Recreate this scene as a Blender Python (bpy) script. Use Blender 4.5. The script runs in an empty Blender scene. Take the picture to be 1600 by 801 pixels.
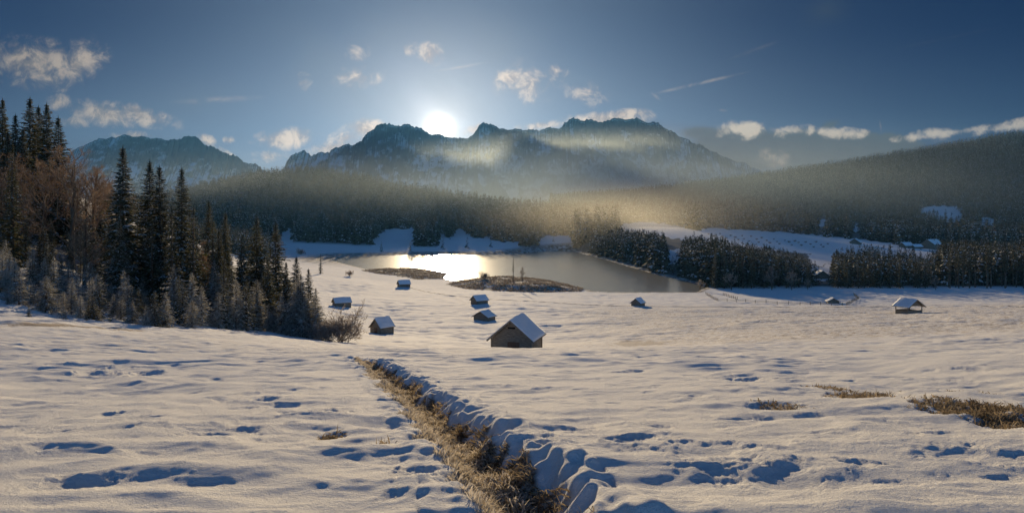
import bpy, math, random
import numpy as np
from mathutils import Vector

scene = bpy.context.scene
COL = scene.collection
rng = np.random.default_rng(7)
random.seed(7)
F = 1100.0          # focal length in pixels of a 1600 px wide picture
HY = 340.0          # row of the horizon

# ------------------------------------------------------------------ camera
cd = bpy.data.cameras.new('camera')
cam = bpy.data.objects.new('camera', cd)
COL.objects.link(cam)
cd.sensor_width = 36.0
cd.lens = 36.0 * F / 1600.0
cd.shift_y = -(400.5 - HY) / 1600.0
cd.clip_start = 0.1
cd.clip_end = 40000
cam.location = (0, 0, 0)
cam.rotation_euler = (math.radians(90), 0, 0)
scene.camera = cam

# ------------------------------------------------------------------ light
SUN_U, SUN_V = (687 - 800) / F, (HY - 201) / F
sun_dir = Vector((SUN_U, 1.0, SUN_V)).normalized()
SUN_EL = math.asin(sun_dir.z)
SUN_AZ = math.atan2(sun_dir.x, sun_dir.y)
ld = bpy.data.lights.new('sun', 'SUN')
ld.energy = 4.4
ld.angle = math.radians(0.6)
ld.color = (1.0, 0.77, 0.47)
sun = bpy.data.objects.new('sun', ld)
COL.objects.link(sun)
lamp_dir = Vector((SUN_U, 1.0, SUN_V + 0.028)).normalized()
sun.rotation_euler = lamp_dir.to_track_quat('Z', 'Y').to_euler()

scene.view_settings.view_transform = 'Standard'
scene.view_settings.look = 'None'
scene.view_settings.exposure = 0.66
scene.view_settings.gamma = 1.0
scene.render.engine = 'CYCLES'
cy = scene.cycles
cy.use_denoising = True
cy.max_bounces = 6
cy.diffuse_bounces = 3
cy.glossy_bounces = 3
cy.transparent_max_bounces = 24
cy.volume_bounces = 1
cy.sample_clamp_indirect = 4.0
cy.use_adaptive_sampling = True
cy.adaptive_threshold = 0.015


class NT:
    """small helper to wire shader nodes"""
    def __init__(s, nt):
        s.nt = nt

    def new(s, t, **kw):
        n = s.nt.nodes.new(t)
        for k, v in kw.items():
            setattr(n, k, v)
        return n

    def put(s, sock, v):
        if isinstance(v, bpy.types.NodeSocket):
            s.nt.links.new(v, sock)
        else:
            sock.default_value = v

    def math(s, op, a, b=None, c=None, clamp=False):
        n = s.new('ShaderNodeMath', operation=op, use_clamp=clamp)
        s.put(n.inputs[0], a)
        if b is not None:
            s.put(n.inputs[1], b)
        if c is not None:
            s.put(n.inputs[2], c)
        return n.outputs[0]

    def mix(s, f, a, b, blend='MIX'):
        n = s.new('ShaderNodeMix', data_type='RGBA', blend_type=blend)
        s.put(n.inputs[0], f)
        s.put(n.inputs[6], a if isinstance(a, bpy.types.NodeSocket) else (*a[:3], 1))
        s.put(n.inputs[7], b if isinstance(b, bpy.types.NodeSocket) else (*b[:3], 1))
        return n.outputs[2]

    def ramp(s, x, lo, hi, a=0.0, b=1.0, smooth=True):
        n = s.new('ShaderNodeMapRange', interpolation_type='SMOOTHSTEP' if smooth else 'LINEAR')
        s.put(n.inputs[0], x)
        for i, v in enumerate((lo, hi, a, b)):
            s.put(n.inputs[i + 1], v)
        return n.outputs[0]

    def noise(s, vec, scale, detail=4, rough=0.55, dist=0.0, dim='3D'):
        n = s.new('ShaderNodeTexNoise', noise_dimensions=dim)
        if vec is not None:
            s.put(n.inputs['Vector'], vec)
        s.put(n.inputs['Scale'], scale)
        s.put(n.inputs['Detail'], detail)
        s.put(n.inputs['Roughness'], rough)
        s.put(n.inputs['Distortion'], dist)
        return n.outputs[0]


# ------------------------------------------------------------------ world
world = bpy.data.worlds.new('World')
scene.world = world
world.use_nodes = True
wn = world.node_tree
wn.nodes.clear()
W = NT(wn)
out = W.new('ShaderNodeOutputWorld')
bg = W.new('ShaderNodeBackground')
bg.inputs['Strength'].default_value = 0.10
wn.links.new(bg.outputs[0], out.inputs[0])
sky = W.new('ShaderNodeTexSky', sky_type='NISHITA')
sky.sun_disc = False
sky.sun_elevation = SUN_EL
sky.sun_rotation = SUN_AZ
sky.altitude = 1000
sky.air_density = 1.0
sky.dust_density = 0.6
sky.ozone_density = 4.0
tc = W.new('ShaderNodeTexCoord')
sep = W.new('ShaderNodeSeparateXYZ')
wn.links.new(tc.outputs['Generated'], sep.inputs[0])
yy = W.math('MAXIMUM', sep.outputs[1], 0.08)
u_ = W.math('DIVIDE', sep.outputs[0], yy)
v_ = W.math('DIVIDE', sep.outputs[2], yy)
cmb = W.new('ShaderNodeCombineXYZ')
wn.links.new(u_, cmb.inputs[0])
wn.links.new(v_, cmb.inputs[1])
UV = cmb.outputs[0]
front = W.ramp(sep.outputs[1], 0.1, 0.3)


def blobs(items):
    acc = None
    for (px, py, rx, ry, rot, amp) in items:
        mp = W.new('ShaderNodeMapping', vector_type='TEXTURE')
        wn.links.new(UV, mp.inputs[0])
        mp.inputs['Location'].default_value = ((px - 800) / F, (HY - py) / F, 0)
        mp.inputs['Rotation'].default_value = (0, 0, math.radians(rot))
        mp.inputs['Scale'].default_value = (rx / F, ry / F, 1)
        g = W.new('ShaderNodeTexGradient', gradient_type='SPHERICAL')
        wn.links.new(mp.outputs[0], g.inputs[0])
        o = W.math('MULTIPLY', g.outputs[1], amp)
        acc = o if acc is None else W.math('MAXIMUM', acc, o)
    return acc


# deep blue on the sun's side; unseen sky behind camera brightened to fill shadows
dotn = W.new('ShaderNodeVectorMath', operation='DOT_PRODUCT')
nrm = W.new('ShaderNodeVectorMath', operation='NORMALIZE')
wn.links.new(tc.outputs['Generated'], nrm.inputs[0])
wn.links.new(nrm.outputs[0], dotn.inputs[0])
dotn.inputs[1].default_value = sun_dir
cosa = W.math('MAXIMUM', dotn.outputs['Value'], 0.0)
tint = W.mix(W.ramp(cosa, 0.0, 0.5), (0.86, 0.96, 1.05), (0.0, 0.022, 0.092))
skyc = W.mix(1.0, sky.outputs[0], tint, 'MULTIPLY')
# aureole of the low sun
aur = W.math('MULTIPLY', W.math('POWER', cosa, 9000.0), 14.0)
aur = W.math('ADD', aur, W.math('MULTIPLY', W.math('POWER', cosa, 1300.0), 2.6))
aur = W.math('ADD', aur, W.math('MULTIPLY', W.math('POWER', cosa, 160.0), 2.6))
wide = W.math('MULTIPLY', W.math('POWER', cosa, 24.0), 1.55)
wide = W.math('ADD', wide, W.math('MULTIPLY', W.math('POWER', cosa, 9.0), 0.30))
disc = W.math('MULTIPLY', W.ramp(cosa, math.cos(math.radians(0.45)), math.cos(math.radians(0.08))), 900.0)
aur = W.math('ADD', aur, disc)
aurc = W.mix(1.0, (1.0, 0.90, 0.74), aur, 'MULTIPLY')
skyc = W.mix(1.0, skyc, aurc, 'ADD')
skyc = W.mix(1.0, skyc, W.mix(1.0, (0.66, 0.86, 1.0), wide, 'MULTIPLY'), 'ADD')
# paler, hazier air low over the horizon, strongest on the sun's side
low = W.math('MULTIPLY', W.ramp(v_, 0.30, 0.02), W.math('ADD', W.math('MULTIPLY', W.math('POWER', cosa, 8.0), 1.25), 0.12))
skyc = W.mix(1.0, skyc, W.mix(1.0, (0.84, 0.93, 0.92), W.math('MULTIPLY', low, front), 'MULTIPLY'), 'ADD')

n1 = W.noise(UV, 11.0, 9, 0.62, 0.6)
n2 = W.noise(UV, 34.0, 9, 0.66, 0.5)
nn = W.math('ADD', W.math('MULTIPLY', n1, 0.5), W.math('MULTIPLY', n2, 0.5))
nn = W.math('MULTIPLY', W.math('SUBTRACT', nn, 0.5), 4.6)
puffs = blobs([
    (58, 100, 130, 50, -8, 1.35), (125, 100, 70, 46, 20, 1.2), (12, 98, 50, 30, 0, 1.0),
    (92, 160, 28, 18, 0, 1.0), (160, 178, 76, 26, -10, 1.3), (225, 182, 72, 22, -14, 1.25), (120, 190, 40, 14, 0, .8),
    (446, 217, 66, 22, 4, 1.4), (420, 244, 40, 14, 0, 1.0), (360, 218, 16, 9, 0, 1.0),
    (205, 212, 40, 10, 0, 1.2), (322, 219, 22, 14, -30, 1.2), (350, 240, 40, 9, -28, 1.1),
    (520, 230, 60, 18, 12, 1.6), (566, 202, 42, 20, 10, 1.6), (540, 216, 50, 20, 24, 1.5),
    (472, 130, 22, 22, 0, .95), (560, 80, 30, 22, 0, .7), (565, 122, 60, 24, 0, .75), (672, 86, 28, 26, 20, .95), (635, 80, 28, 20, 0, .65),
    (830, 130, 70, 46, 0, .95), (800, 122, 42, 26, 0, .95), (912, 152, 46, 30, 0, .85), (860, 112, 40, 20, 0, .8),
    (745, 200, 34, 12, 25, 1.2), (850, 196, 60, 10, 6, 1.2), (945, 186, 90, 17, 3, 1.7), (975, 180, 50, 13, 5, 1.5), (905, 196, 50, 12, 0, 1.2),
    (1205, 252, 40, 26, 0, 1.0), (1130, 172, 14, 5, 0, .9),
])
bank = blobs([
    (1160, 222, 110, 36, 0, 1.8), (1270, 228, 140, 36, -2, 2.0), (1370, 225, 100, 24, -2, 1.8), (1180, 240, 100, 40, 0, 1.7), (1100, 208, 50, 20, 0, 1.3),
    (1295, 196, 34, 14, 20, .8), (1240, 250, 120, 30, 0, 1.1)])
rims = blobs([
    (1165, 203, 90, 19, -3, 1.5), (1290, 207, 90, 14, -3, 1.35), (1225, 203, 70, 14, 0, 1.3), (1500, 205, 120, 15, 7, 1.5), (1580, 198, 90, 15, 7, 1.4),
    (1440, 214, 60, 10, 5, 1.2)])
veil = blobs([(660, 120, 330, 160, 0, .9), (880, 150, 260, 90, 0, .6), (300, 160, 260, 60, 8, .35), (1290, 20, 60, 40, 20, .62), (560, 60, 300, 90, 0, .4)])
trail = blobs([(1090, 131, 95, 4.0, 13, 1.0), (1025, 151, 14, 4, -38, 1.0), (1376, 198, 3, 14, 8, .8), (720, 105, 60, 4, 10, .55),
               (340, 156, 90, 7, 3, .6), (1180, 78, 60, 5, 20, .4), (1480, 60, 120, 4, 12, .25)])
m_p = W.math('MULTIPLY', W.ramp(W.math('ADD', puffs, nn), 0.12, 1.35), W.ramp(puffs, 0.0, 0.35))
m_b = W.ramp(W.math('ADD', bank, W.math('MULTIPLY', nn, .45)), 0.25, 0.75)
m_b = W.math('MULTIPLY', m_b, W.ramp(bank, 0.0, 0.3))
m_r = W.ramp(W.math('ADD', rims, W.math('MULTIPLY', nn, 1.4)), 0.3, 1.35)
m_r = W.math('MULTIPLY', m_r, W.ramp(rims, 0.0, 0.3))
vn = W.noise(UV, 4.5, 8, 0.62, 0.9)
m_v = W.math('MULTIPLY', W.ramp(veil, 0.0, 1.0), W.ramp(vn, 0.32, 0.75), clamp=True)
m_t = W.math('MULTIPLY', W.ramp(trail, 0.0, 1.0), W.ramp(n2, 0.3, 0.6))
for m in ():
    pass
near = W.math('POWER', cosa, 14.0)
def lit(c, k, b):
    """cloud colour: more light the nearer the cloud stands to the sun"""
    st = W.math('ADD', W.math('MULTIPLY', near, k), b)
    return W.mix(1.0, c, st, 'MULTIPLY')
col_v = lit((0.82, 0.94, 1.0), 2.4, .28)
col_p = lit((1.0, 0.81, 0.64), 5.5, 1.7)
col_b = lit((0.86, 0.88, 0.96), 0.9, .50)
col_r = lit((1.0, 0.84, 0.66), 3.0, 3.4)
skyc = W.mix(W.math('MULTIPLY', W.math('MULTIPLY', m_v, .60), front), skyc, col_v)
skyc = W.mix(W.math('MULTIPLY', W.math('MULTIPLY', m_t, .45), front), skyc, col_p)
skyc = W.mix(W.math('MULTIPLY', W.math('MULTIPLY', m_b, .95), front), skyc, col_b)
skyc = W.mix(W.math('MULTIPLY', W.math('MULTIPLY', m_r, .85), front), skyc, col_r)
col_p2 = W.mix(W.ramp(n2, .42, .60), W.mix(1.0, col_p, (.50, .52, .60), 'MULTIPLY'), col_p)
skyc = W.mix(W.math('MULTIPLY', W.math('MULTIPLY', m_p, .85), front), skyc, col_p2)
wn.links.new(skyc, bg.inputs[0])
world.cycles.sampling_method = 'MANUAL'
world.cycles.sample_map_resolution = 2048

# ------------------------------------------------------------------ numeric noise
def _hash(ix, iy, seed):
    h = (ix.astype(np.int64) * 374761393 + iy.astype(np.int64) * 668265263 + seed * 1442695041) & 0xFFFFFFFF
    h = ((h ^ (h >> 13)) * 1274126177) & 0xFFFFFFFF
    h = (h ^ (h >> 16)) & 0xFFFF
    return h.astype(np.float32) * np.float32(2 * math.pi / 65536)


def gnoise(x, y, seed=0):
    """2D gradient noise, about -1..1"""
    xi, yi = np.floor(x), np.floor(y)
    fx, fy = (x - xi).astype(np.float32), (y - yi).astype(np.float32)
    ux, uy = fx * fx * fx * (fx * (fx * 6 - 15) + 10), fy * fy * fy * (fy * (fy * 6 - 15) + 10)
    def g(ox, oy):
        a = _hash(xi + ox, yi + oy, seed)
        return np.cos(a) * (fx - ox) + np.sin(a) * (fy - oy)
    a = g(0, 0); b = g(1, 0); c = g(0, 1); d = g(1, 1)
    return ((a + (b - a) * ux) * (1 - uy) + (c + (d - c) * ux) * uy) * 1.5


def fbm(x, y, oct=4, seed=0, gain=.5):
    s, a = 0, 1
    for i in range(oct):
        s = s + a * gnoise(x * 2 ** i, y * 2 ** i, seed + i * 17)
        a *= gain
    return s


def sstep(x, a, b):
    t = np.clip((x - a) / (b - a), 0, 1)
    return t * t * (3 - 2 * t)


# ------------------------------------------------------------------ lie of the land
# rows at which the ground is seen, for pixel columns of the picture, at a set of distances
YK = [3, 4.2, 6, 9, 12, 18, 25, 40, 60, 80, 95, 120, 150, 175, 200, 225, 250, 280, 310, 350, 400, 450, 550, 650, 750, 900, 1100, 1300, 1600, 2000, 2300, 3000, 5000, 9500]
TAB = {
 -500: [801, 698, 652, 606, 588, 560, 540, 480, 430, 390, 350, 310, 280, 262, 250, 240, 232, 225, 220, 215, 212, 210, 210, 215, 222, 232, 245, 255, 265, 275, 280, 300, 325, 337],
 0:   [801, 699, 655, 610, 592, 562, 546, 512, 472, 436, 408, 366, 322, 300, 284, 270, 262, 254, 248, 245, 243, 245, 252, 260, 266, 273, 280, 286, 293, 300, 305, 315, 328, 337],
 200: [801, 699, 652, 607, 586, 562, 550, 528, 508, 488, 472, 444, 412, 392, 376, 364, 356, 350, 347, 345, 345, 345, 348, 350, 348, 342, 336, 332, 330, 320, 322, 325, 331, 337],
 400: [801, 700, 650, 605, 581, 561, 552, 538, 527, 521, 515, 503, 484, 468, 456, 447, 440, 434, 429, 424, 418, 413, 403, 389, 367, 343, 308, 277, 300, 320, 325, 330, 335, 338],
 500: [801, 700, 650, 605, 580, 560, 552, 543, 537, 534, 531, 522, 508, 494, 480, 470, 462, 454, 445, 434, 425, 417, 405, 390, 373, 347, 303, 267, 292, 318, 325, 332, 336, 338],
 600: [801, 700, 650, 605, 579, 560, 553, 546, 544, 543, 541, 535, 524, 510, 492, 481, 470, 460, 452, 442, 432, 424, 410, 396, 377, 352, 320, 296, 308, 322, 328, 333, 336, 338],
 800: [801, 700, 650, 605, 578, 560, 552, 546, 548, 552, 550, 541, 526, 509, 490, 479, 470, 462, 456, 446, 432, 424, 406, 396, 380, 361, 345, 332, 329, 322, 318, 325, 334, 338],
 900: [801, 699, 649, 604, 577, 559, 552, 546, 547, 547, 545, 536, 520, 503, 489, 480, 471, 463, 457, 446, 432, 424, 405, 393, 379, 359, 344, 337, 328, 318, 311, 322, 333, 338],
 1000:[801, 698, 648, 602, 575, 557, 551, 545, 546, 545, 542, 531, 513, 499, 487, 481, 473, 463, 457, 447, 427, 414, 386, 362, 350, 354, 343, 335, 325, 312, 303, 318, 332, 338],
 1200:[801, 697, 645, 598, 572, 555, 549, 542, 538, 532, 528, 517, 502, 494, 487, 481, 474, 464, 456, 445, 428, 417, 392, 373, 363, 364, 349, 335, 315, 290, 276, 290, 325, 338],
 1400:[801, 694, 640, 592, 568, 552, 545, 537, 529, 521, 516, 508, 498, 491, 484, 478, 472, 463, 456, 445, 431, 421, 404, 389, 381, 375, 352, 331, 300, 265, 243, 260, 315, 338],
 1600:[801, 690, 632, 582, 559, 547, 539, 530, 521, 512, 507, 498, 488, 482, 477, 474, 470, 463, 456, 446, 433, 423, 409, 401, 392, 375, 345, 318, 280, 235, 208, 220, 300, 337],
 2100:[801, 685, 620, 570, 550, 537, 528, 517, 507, 499, 494, 487, 480, 476, 473, 471, 468, 462, 455, 445, 432, 422, 406, 393, 380, 355, 320, 285, 240, 190, 160, 170, 280, 336],
}
_pk = np.array(sorted(TAB))
_lk = np.log(np.array(YK, float))
GPX = np.linspace(-500, 2100, 521)
GLY = np.linspace(math.log(3), math.log(9500), 700)
_t = np.array([np.interp(GLY, _lk, (np.array(TAB[k], float) - HY) / F) for k in _pk])
_t = np.array([np.interp(GPX, _pk, _t[:, j]) for j in range(len(GLY))]).T


def _smooth(a, sig, axis):
    r = int(sig * 3) + 1
    k = np.exp(-0.5 * (np.arange(-r, r + 1) / sig) ** 2)
    k /= k.sum()
    p = [(0, 0), (0, 0)]
    p[axis] = (r, r)
    b = np.pad(a, p, mode='edge')
    return np.apply_along_axis(lambda v: np.convolve(v, k, 'valid'), axis, b)


_t = _smooth(_smooth(_t, 6.0, 1), 7.0, 0)


def ratio(u, Y):
    gx = np.clip((800 + F * u + 500) / 5.0, 0, 519.999)
    gy = np.clip((np.log(np.maximum(Y, 3.0)) - GLY[0]) / (GLY[1] - GLY[0]), 0, 698.999)
    i, j = gx.astype(int), gy.astype(int)
    fx, fy = gx - i, gy - j
    return (_t[i, j] * (1 - fx) + _t[i + 1, j] * fx) * (1 - fy) + (_t[i, j + 1] * (1 - fx) + _t[i + 1, j + 1] * fx) * fy


def base_h(X, Y):
    Yc = np.maximum(Y, 3.0)
    u = np.clip(X / Yc, -1.18, 1.18)
    return -ratio(u, Yc) * Yc + (Yc - Y) * 0.03


LAKE_Z = -33.0
def on_lake(px, py):
    Y = -LAKE_Z * F / (py - HY)
    return ((px - 800) / F * Y, Y)
LAKE = [on_lake(*p) for p in [(518, 405), (560, 400), (640, 397.5), (700, 397), (760, 398), (810, 396), (838, 393.5), (868, 391.5), (893, 391.5), (912, 397),
        (945, 405), (975, 414), (1005, 423), (1030, 430), (1052, 434), (1080, 441), (1106, 449), (1088, 457), (1040, 457.5), (960, 457.5), (928, 455.5), (905, 450),
        (880, 443), (850, 437.5), (800, 434), (755, 435.5), (722, 438.5), (706, 438.5), (692, 435), (699, 427.5), (680, 423), (650, 420), (600, 420.5), (572, 421), (545, 414), (520, 408)]]
REEDS_A = [on_lake(*p) for p in [(566, 423), (600, 420), (650, 419.5), (702, 427.5), (690, 436.5), (655, 437), (620, 432), (590, 428)]]
REEDS_B = [on_lake(*p) for p in [(700, 446), (722, 438.5), (755, 435.5), (800, 434), (850, 437.5), (880, 443), (912, 452), (905, 456), (850, 458.5), (790, 458), (735, 454)]]


def poly_sd(X, Y, poly):
    """signed distance, negative inside"""
    d = np.full(X.shape, 1e18)
    ins = np.zeros(X.shape, bool)
    n = len(poly)
    for i in range(n):
        ax, ay = poly[i]
        bx, by = poly[(i + 1) % n]
        ex, ey = bx - ax, by - ay
        t = np.clip(((X - ax) * ex + (Y - ay) * ey) / (ex * ex + ey * ey), 0, 1)
        d = np.minimum(d, (X - ax - t * ex) ** 2 + (Y - ay - t * ey) ** 2)
        c = ((ay > Y) != (by > Y)) & (X < ex * (Y - ay) / (ey if ey else 1e-9) + ax)
        ins ^= c
    d = np.sqrt(d)
    return np.where(ins, -d, d)


def ground_at(px, py):
    """the nearest point of the bare land seen at a pixel"""
    Ys = np.exp(np.linspace(math.log(3.0), math.log(3000), 6000))
    r = ratio(np.full(Ys.shape, (px - 800) / F), Ys)
    k = np.argmax(r <= (py - HY) / F)
    Y = Ys[k]
    return ((px - 800) / F * Y, float(Y))


# ditch: its floor as a line over the ground
DITCH_PX = [(553, 559), (572, 565), (590, 575), (606, 586), (622, 597), (645, 613), (668, 630), (690, 648), (712, 667), (735, 690), (762, 715), (790, 742), (822, 772), (852, 798)]
DITCH = [ground_at(*p) for p in DITCH_PX]
_d = (np.array(DITCH[-1]) - np.array(DITCH[-3]))
DITCH.append(tuple(np.array(DITCH[-1]) + _d / np.linalg.norm(_d) * 3.5))
DITCH = np.array(DITCH)


def ditch_sd(X, Y):
    """distance to the ditch floor, + on the right side as seen; and the distance run along it"""
    best = np.full(X.shape, 1e9)
    sgn = np.zeros(X.shape)
    run = np.zeros(X.shape)
    acc = 0.0
    for i in range(len(DITCH) - 1):
        ax, ay = DITCH[i]
        bx, by = DITCH[i + 1]
        ex, ey = bx - ax, by - ay
        L = math.hypot(ex, ey)
        t = np.clip(((X - ax) * ex + (Y - ay) * ey) / (L * L), 0, 1)
        dx, dy = X - ax - t * ex, Y - ay - t * ey
        d = np.hypot(dx, dy)
        m = d < best
        best = np.where(m, d, best)
        sgn = np.where(m, np.where(ex * dy - ey * dx > 0, 1.0, -1.0), sgn)
        run = np.where(m, acc + t * L, run)
        acc += L
    wig = 0.09 * gnoise(run * .8, run * 0 + 2, 401) + .045 * gnoise(run * 2.1, run * 0 + 4, 402)
    return best * sgn + wig, run


# hollows trodden or sunk into the snow: pixel centre, width and height
DIMPLES = [(110, 757, 95, 24), (365, 709, 54, 20), (205, 663, 34, 12), (172, 649, 34, 10), (240, 676, 38, 7), (325, 679, 66, 6), (395, 687, 44, 11), (252, 641, 30, 8), (95, 642, 30, 7),
 (450, 650, 34, 12), (410, 650, 22, 7), (352, 627, 44, 9), (390, 615, 28, 7), (445, 633, 42, 8), (515, 648, 54, 12), (300, 612, 26, 6), (230, 617, 14, 5), (90, 582, 16, 5), (90, 574, 22, 5),
 (575, 690, 44, 11), (600, 705, 90, 10), (250, 745, 90, 10), (310, 755, 120, 14), (500, 735, 130, 18), (480, 790, 150, 12), (650, 740, 70, 22), (700, 755, 60, 20),
 (1108, 706, 120, 30), (1120, 738, 60, 20), (1228, 750, 110, 46), (1305, 691, 112, 13), (1360, 671, 34, 10), (1390, 660, 22, 8), (1510, 714, 140, 24), (1570, 750, 60, 14), (1480, 752, 36, 14),
 (1168, 592, 76, 13), (1110, 608, 22, 6), (1150, 608, 34, 6), (1070, 583, 16, 4), (965, 602, 40, 5), (1030, 606, 26, 5), (1090, 625, 34, 5), (1012, 619, 22, 4), (1135, 632, 20, 4), (1183, 638, 32, 4),
 (1235, 584, 26, 5), (1330, 594, 34, 5), (1260, 580, 20, 4), (1235, 593, 26, 4), (1425, 588, 30, 5), (1455, 575, 18, 5), (1497, 574, 18, 5), (1530, 575, 34, 6), (1505, 592, 36, 5), (1560, 542, 18, 5), (1542, 550, 16, 6),
 (1382, 548, 16, 3), (1270, 653, 40, 6), (1200, 655, 30, 5), (900, 612, 22, 6), (870, 606, 20, 6), (820, 608, 24, 7), (780, 604, 20, 6), (835, 602, 16, 5), (880, 615, 18, 5),
 (905, 671, 50, 18), (960, 667, 44, 16), (985, 690, 80, 10), (930, 700, 110, 9), (840, 690, 60, 14), (1030, 665, 36, 10), (620, 775, 50, 12), (160, 590, 60, 4), (230, 587, 50, 5), (185, 580, 40, 4),
 (480, 548, 44, 6), (440, 550, 34, 7), (410, 570, 50, 4), (350, 567, 30, 4), (455, 610, 30, 4), (480, 602, 24, 3), (60, 700, 50, 8), (40, 675, 40, 6), (1075, 780, 70, 10), (1400, 760, 60, 12), (1340, 730, 60, 14), (1440, 790, 90, 12),
 (990, 578, 40, 4), (1045, 560, 34, 3), (905, 564, 30, 3), (1180, 560, 40, 3), (1290, 565, 40, 3), (735, 585, 34, 4), (690, 566, 30, 3), (895, 548, 36, 5), (880, 537, 30, 4)]
_dr = np.random.default_rng(11)
for _ in range(170):
    px, py = _dr.uniform(-40, 1640), 548 + 160 * _dr.random() ** 1.8
    if 560 < px < 900 and py > 560:
        continue
    s = (py - 530) / 120
    DIMPLES.append((px, py, _dr.uniform(8, 34) * (.5 + s), _dr.uniform(2.0, 5) * (.5 + s)))
_D = []
for _k, (px, py, w, h) in enumerate(DIMPLES):
    X0, Y0 = ground_at(px, py)
    _, Ya = ground_at(px, py + h / 2)
    _, Yb = ground_at(px, max(py - h / 2, 541))
    rx = w / 2 / F * Y0
    ry = np.clip((Yb - Ya) / 2, 0.2 * rx, 1.3 * rx)
    _D.append((X0, Y0, rx * 1.05, ry * 1.05, _dr.uniform(-.5, .5), (_dr.uniform(.09, .19) if _k < 100 else _dr.uniform(.05, .17)) * min(rx, ry) * 1.2 * (.45 if w > 80 and w > 6 * h else 1)))


def land(X, Y, res=0.0):
    """height of the snow, and masks: grass (ditch), bank, marsh, bare patches"""
    X = np.asarray(X, float); Y = np.asarray(Y, float)
    z = base_h(X, Y)
    R = np.hypot(X, Y) + 1.0
    fld = 1 - sstep(Y, 90, 300)
    # rolling relief, from hand-sized lumps to folds of the hill; each band only where it is small against the distance
    for lam, amp, seed in ((0.07, .055, 1), (0.2, .050, 2), (0.45, .064, 3), (0.9, .076, 4), (1.9, .056, 5), (4.2, .036, 6), (9, .022, 7), (22, .016, 8), (60, .012, 9)):
        w = sstep(R, lam * 1.6, lam * 5.0) * (1 - sstep(R, lam * 120, lam * 300))
        if 1 < lam < 8:
            w = w * (1 + .8 * sstep(Y, 80, 160) * (1 - sstep(Y, 320, 420)))
        if lam > 8:
            w = w * (0.35 + 0.65 * (1 - sstep(Y, 150, 300)) + sstep(Y, 900, 1200) * 2.2)
        if lam < 5:
            w = w * (0.62 + 1.05 * sstep(gnoise(X / (lam * 7), Y / (lam * 7), seed + 50), -.2, .5))
        if not np.any(w > 0.001):
            continue
        n = gnoise(X / lam / 1.45 + seed * 3.1, Y / lam + seed * 7.7, seed)
        if 0.3 < lam < 5:   # rounded backs with narrow creases
            n = 0.45 * n + 0.55 * (0.55 - 1.7 * np.abs(gnoise(X / lam / 1.9 + 91, Y / lam / 1.2 + 17, seed + 30)))
        z = z + w * amp * lam * n
    grass = np.zeros(X.shape); marsh = np.zeros(X.shape); bare = np.zeros(X.shape)
    # hollows
    for (x0, y0, rx, ry, a, dep) in _D:
        m = np.abs(X - x0) + np.abs(Y - y0) < 3.2 * (rx + ry)
        if not m.any():
            continue
        xs, ys = X[m] - x0, Y[m] - y0
        wob = 1 + .42 * gnoise(xs / rx * 1.1 + x0 * 9, ys / ry * 1.1 + y0 * 5, 77) + .24 * gnoise(xs / rx * 3 + x0 * 9, ys / ry * 3 + y0 * 5, 78) + .16 * gnoise(xs / rx * 8 + x0 * 9, ys / ry * 8 + y0 * 5, 79)
        q = np.hypot((xs * math.cos(a) + ys * math.sin(a)) / rx, (ys * math.cos(a) - xs * math.sin(a)) / ry) * wob
        z[m] += -dep * (1 - sstep(q, .2, 1.28)) + dep * .16 * np.exp(-((q - 1.25) / .22) ** 2)
    # ditch
    m = (Y < 30) & (np.abs(X) < 16)
    if m.any():
        d, run = ditch_sd(X[m], Y[m])
        yl = Y[m]
        xm = X[m]
        fade = (1 - sstep(yl, 15, 21))
        wob = 0.10 * gnoise(run * 1.6, run * 0 + 3, 5) + 0.05 * gnoise(run * 5, run * 0 + 9, 6)
        scal = 0.09 * gnoise(xm * 2.6, yl * 2.6, 8) + .07 * gnoise(xm * 7.5, yl * 7.5, 12)
        dl, dr_ = -d / (0.32 + wob), d / (0.30 + scal)
        dep = 0.23 * fade * (0.85 + .3 * gnoise(run * 2.2, run * 0 + 5, 15))
        left = dep * (1 - sstep(dl, 0.05, 1.0))
        ledge = np.clip(dr_, 0, 1.6)
        right = dep * (1 - sstep(ledge + .16 * gnoise(xm * 7, yl * 7, 19), .25, 1.25))
        cut = np.where(d < 0, left, right)
        lump = 0.022 * np.exp(-((dr_ - 1.35) / .4) ** 2) * fade
        lump = lump + .016 * fade * np.exp(-((dl - 1.2) / .3) ** 2) + .02 * fade * gnoise(xm * 9, yl * 9, 23) * (np.abs(d) < .5)
        z[m] += -cut + np.where(d > 0, lump, lump * .8)
        g = np.where(d < 0, 1 - sstep(dl + .25 * gnoise(xm * 6, yl * 6, 31), .62, .98), 1 - sstep(dr_ + .35 * gnoise(xm * 8, yl * 8, 33), .55, .82))
        grass[m] = g * fade
    # lake bed and shore
    m = (Y > 270) & (Y < 1000) & (np.abs(X) < 420)
    if m.any():
        sd = poly_sd(X[m], Y[m], LAKE)
        sa, sb = poly_sd(X[m], Y[m], REEDS_A), poly_sd(X[m], Y[m], REEDS_B)
        zz = np.maximum(z[m], LAKE_Z + 0.25 + .15 * sstep(sd, 0, 30))
        zz = np.where(sd < 12, LAKE_Z + .3 + (zz - LAKE_Z - .3) * sstep(sd, 0, 12), zz)
        zz = zz + 1.9 * (1 - sstep(sb, -16, 0)) + .5 * (1 - sstep(sa, -10, 0))
        zz = np.where(sd < 0, LAKE_Z - np.minimum(.3 - sd * .15, 1.5), zz)
        z[m] = zz
        e = 3.0 * gnoise(X[m] / 14, Y[m] / 14, 41)
        ym = Y[m]
        far = sstep(ym, 450, 560)
        mm = np.maximum(1 - sstep(sa + e, -1, 2), 1 - sstep(sb + e * .7, -1, 2))
        mm = np.maximum(mm, (1 - sstep(sd + e * 2, 14, 38)) * far * (X[m] < 100))
        mm = np.maximum(mm, (1 - sstep(sd + e * .5, 1.0, 3.5)) * .9)
        marsh[m] = mm
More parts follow.
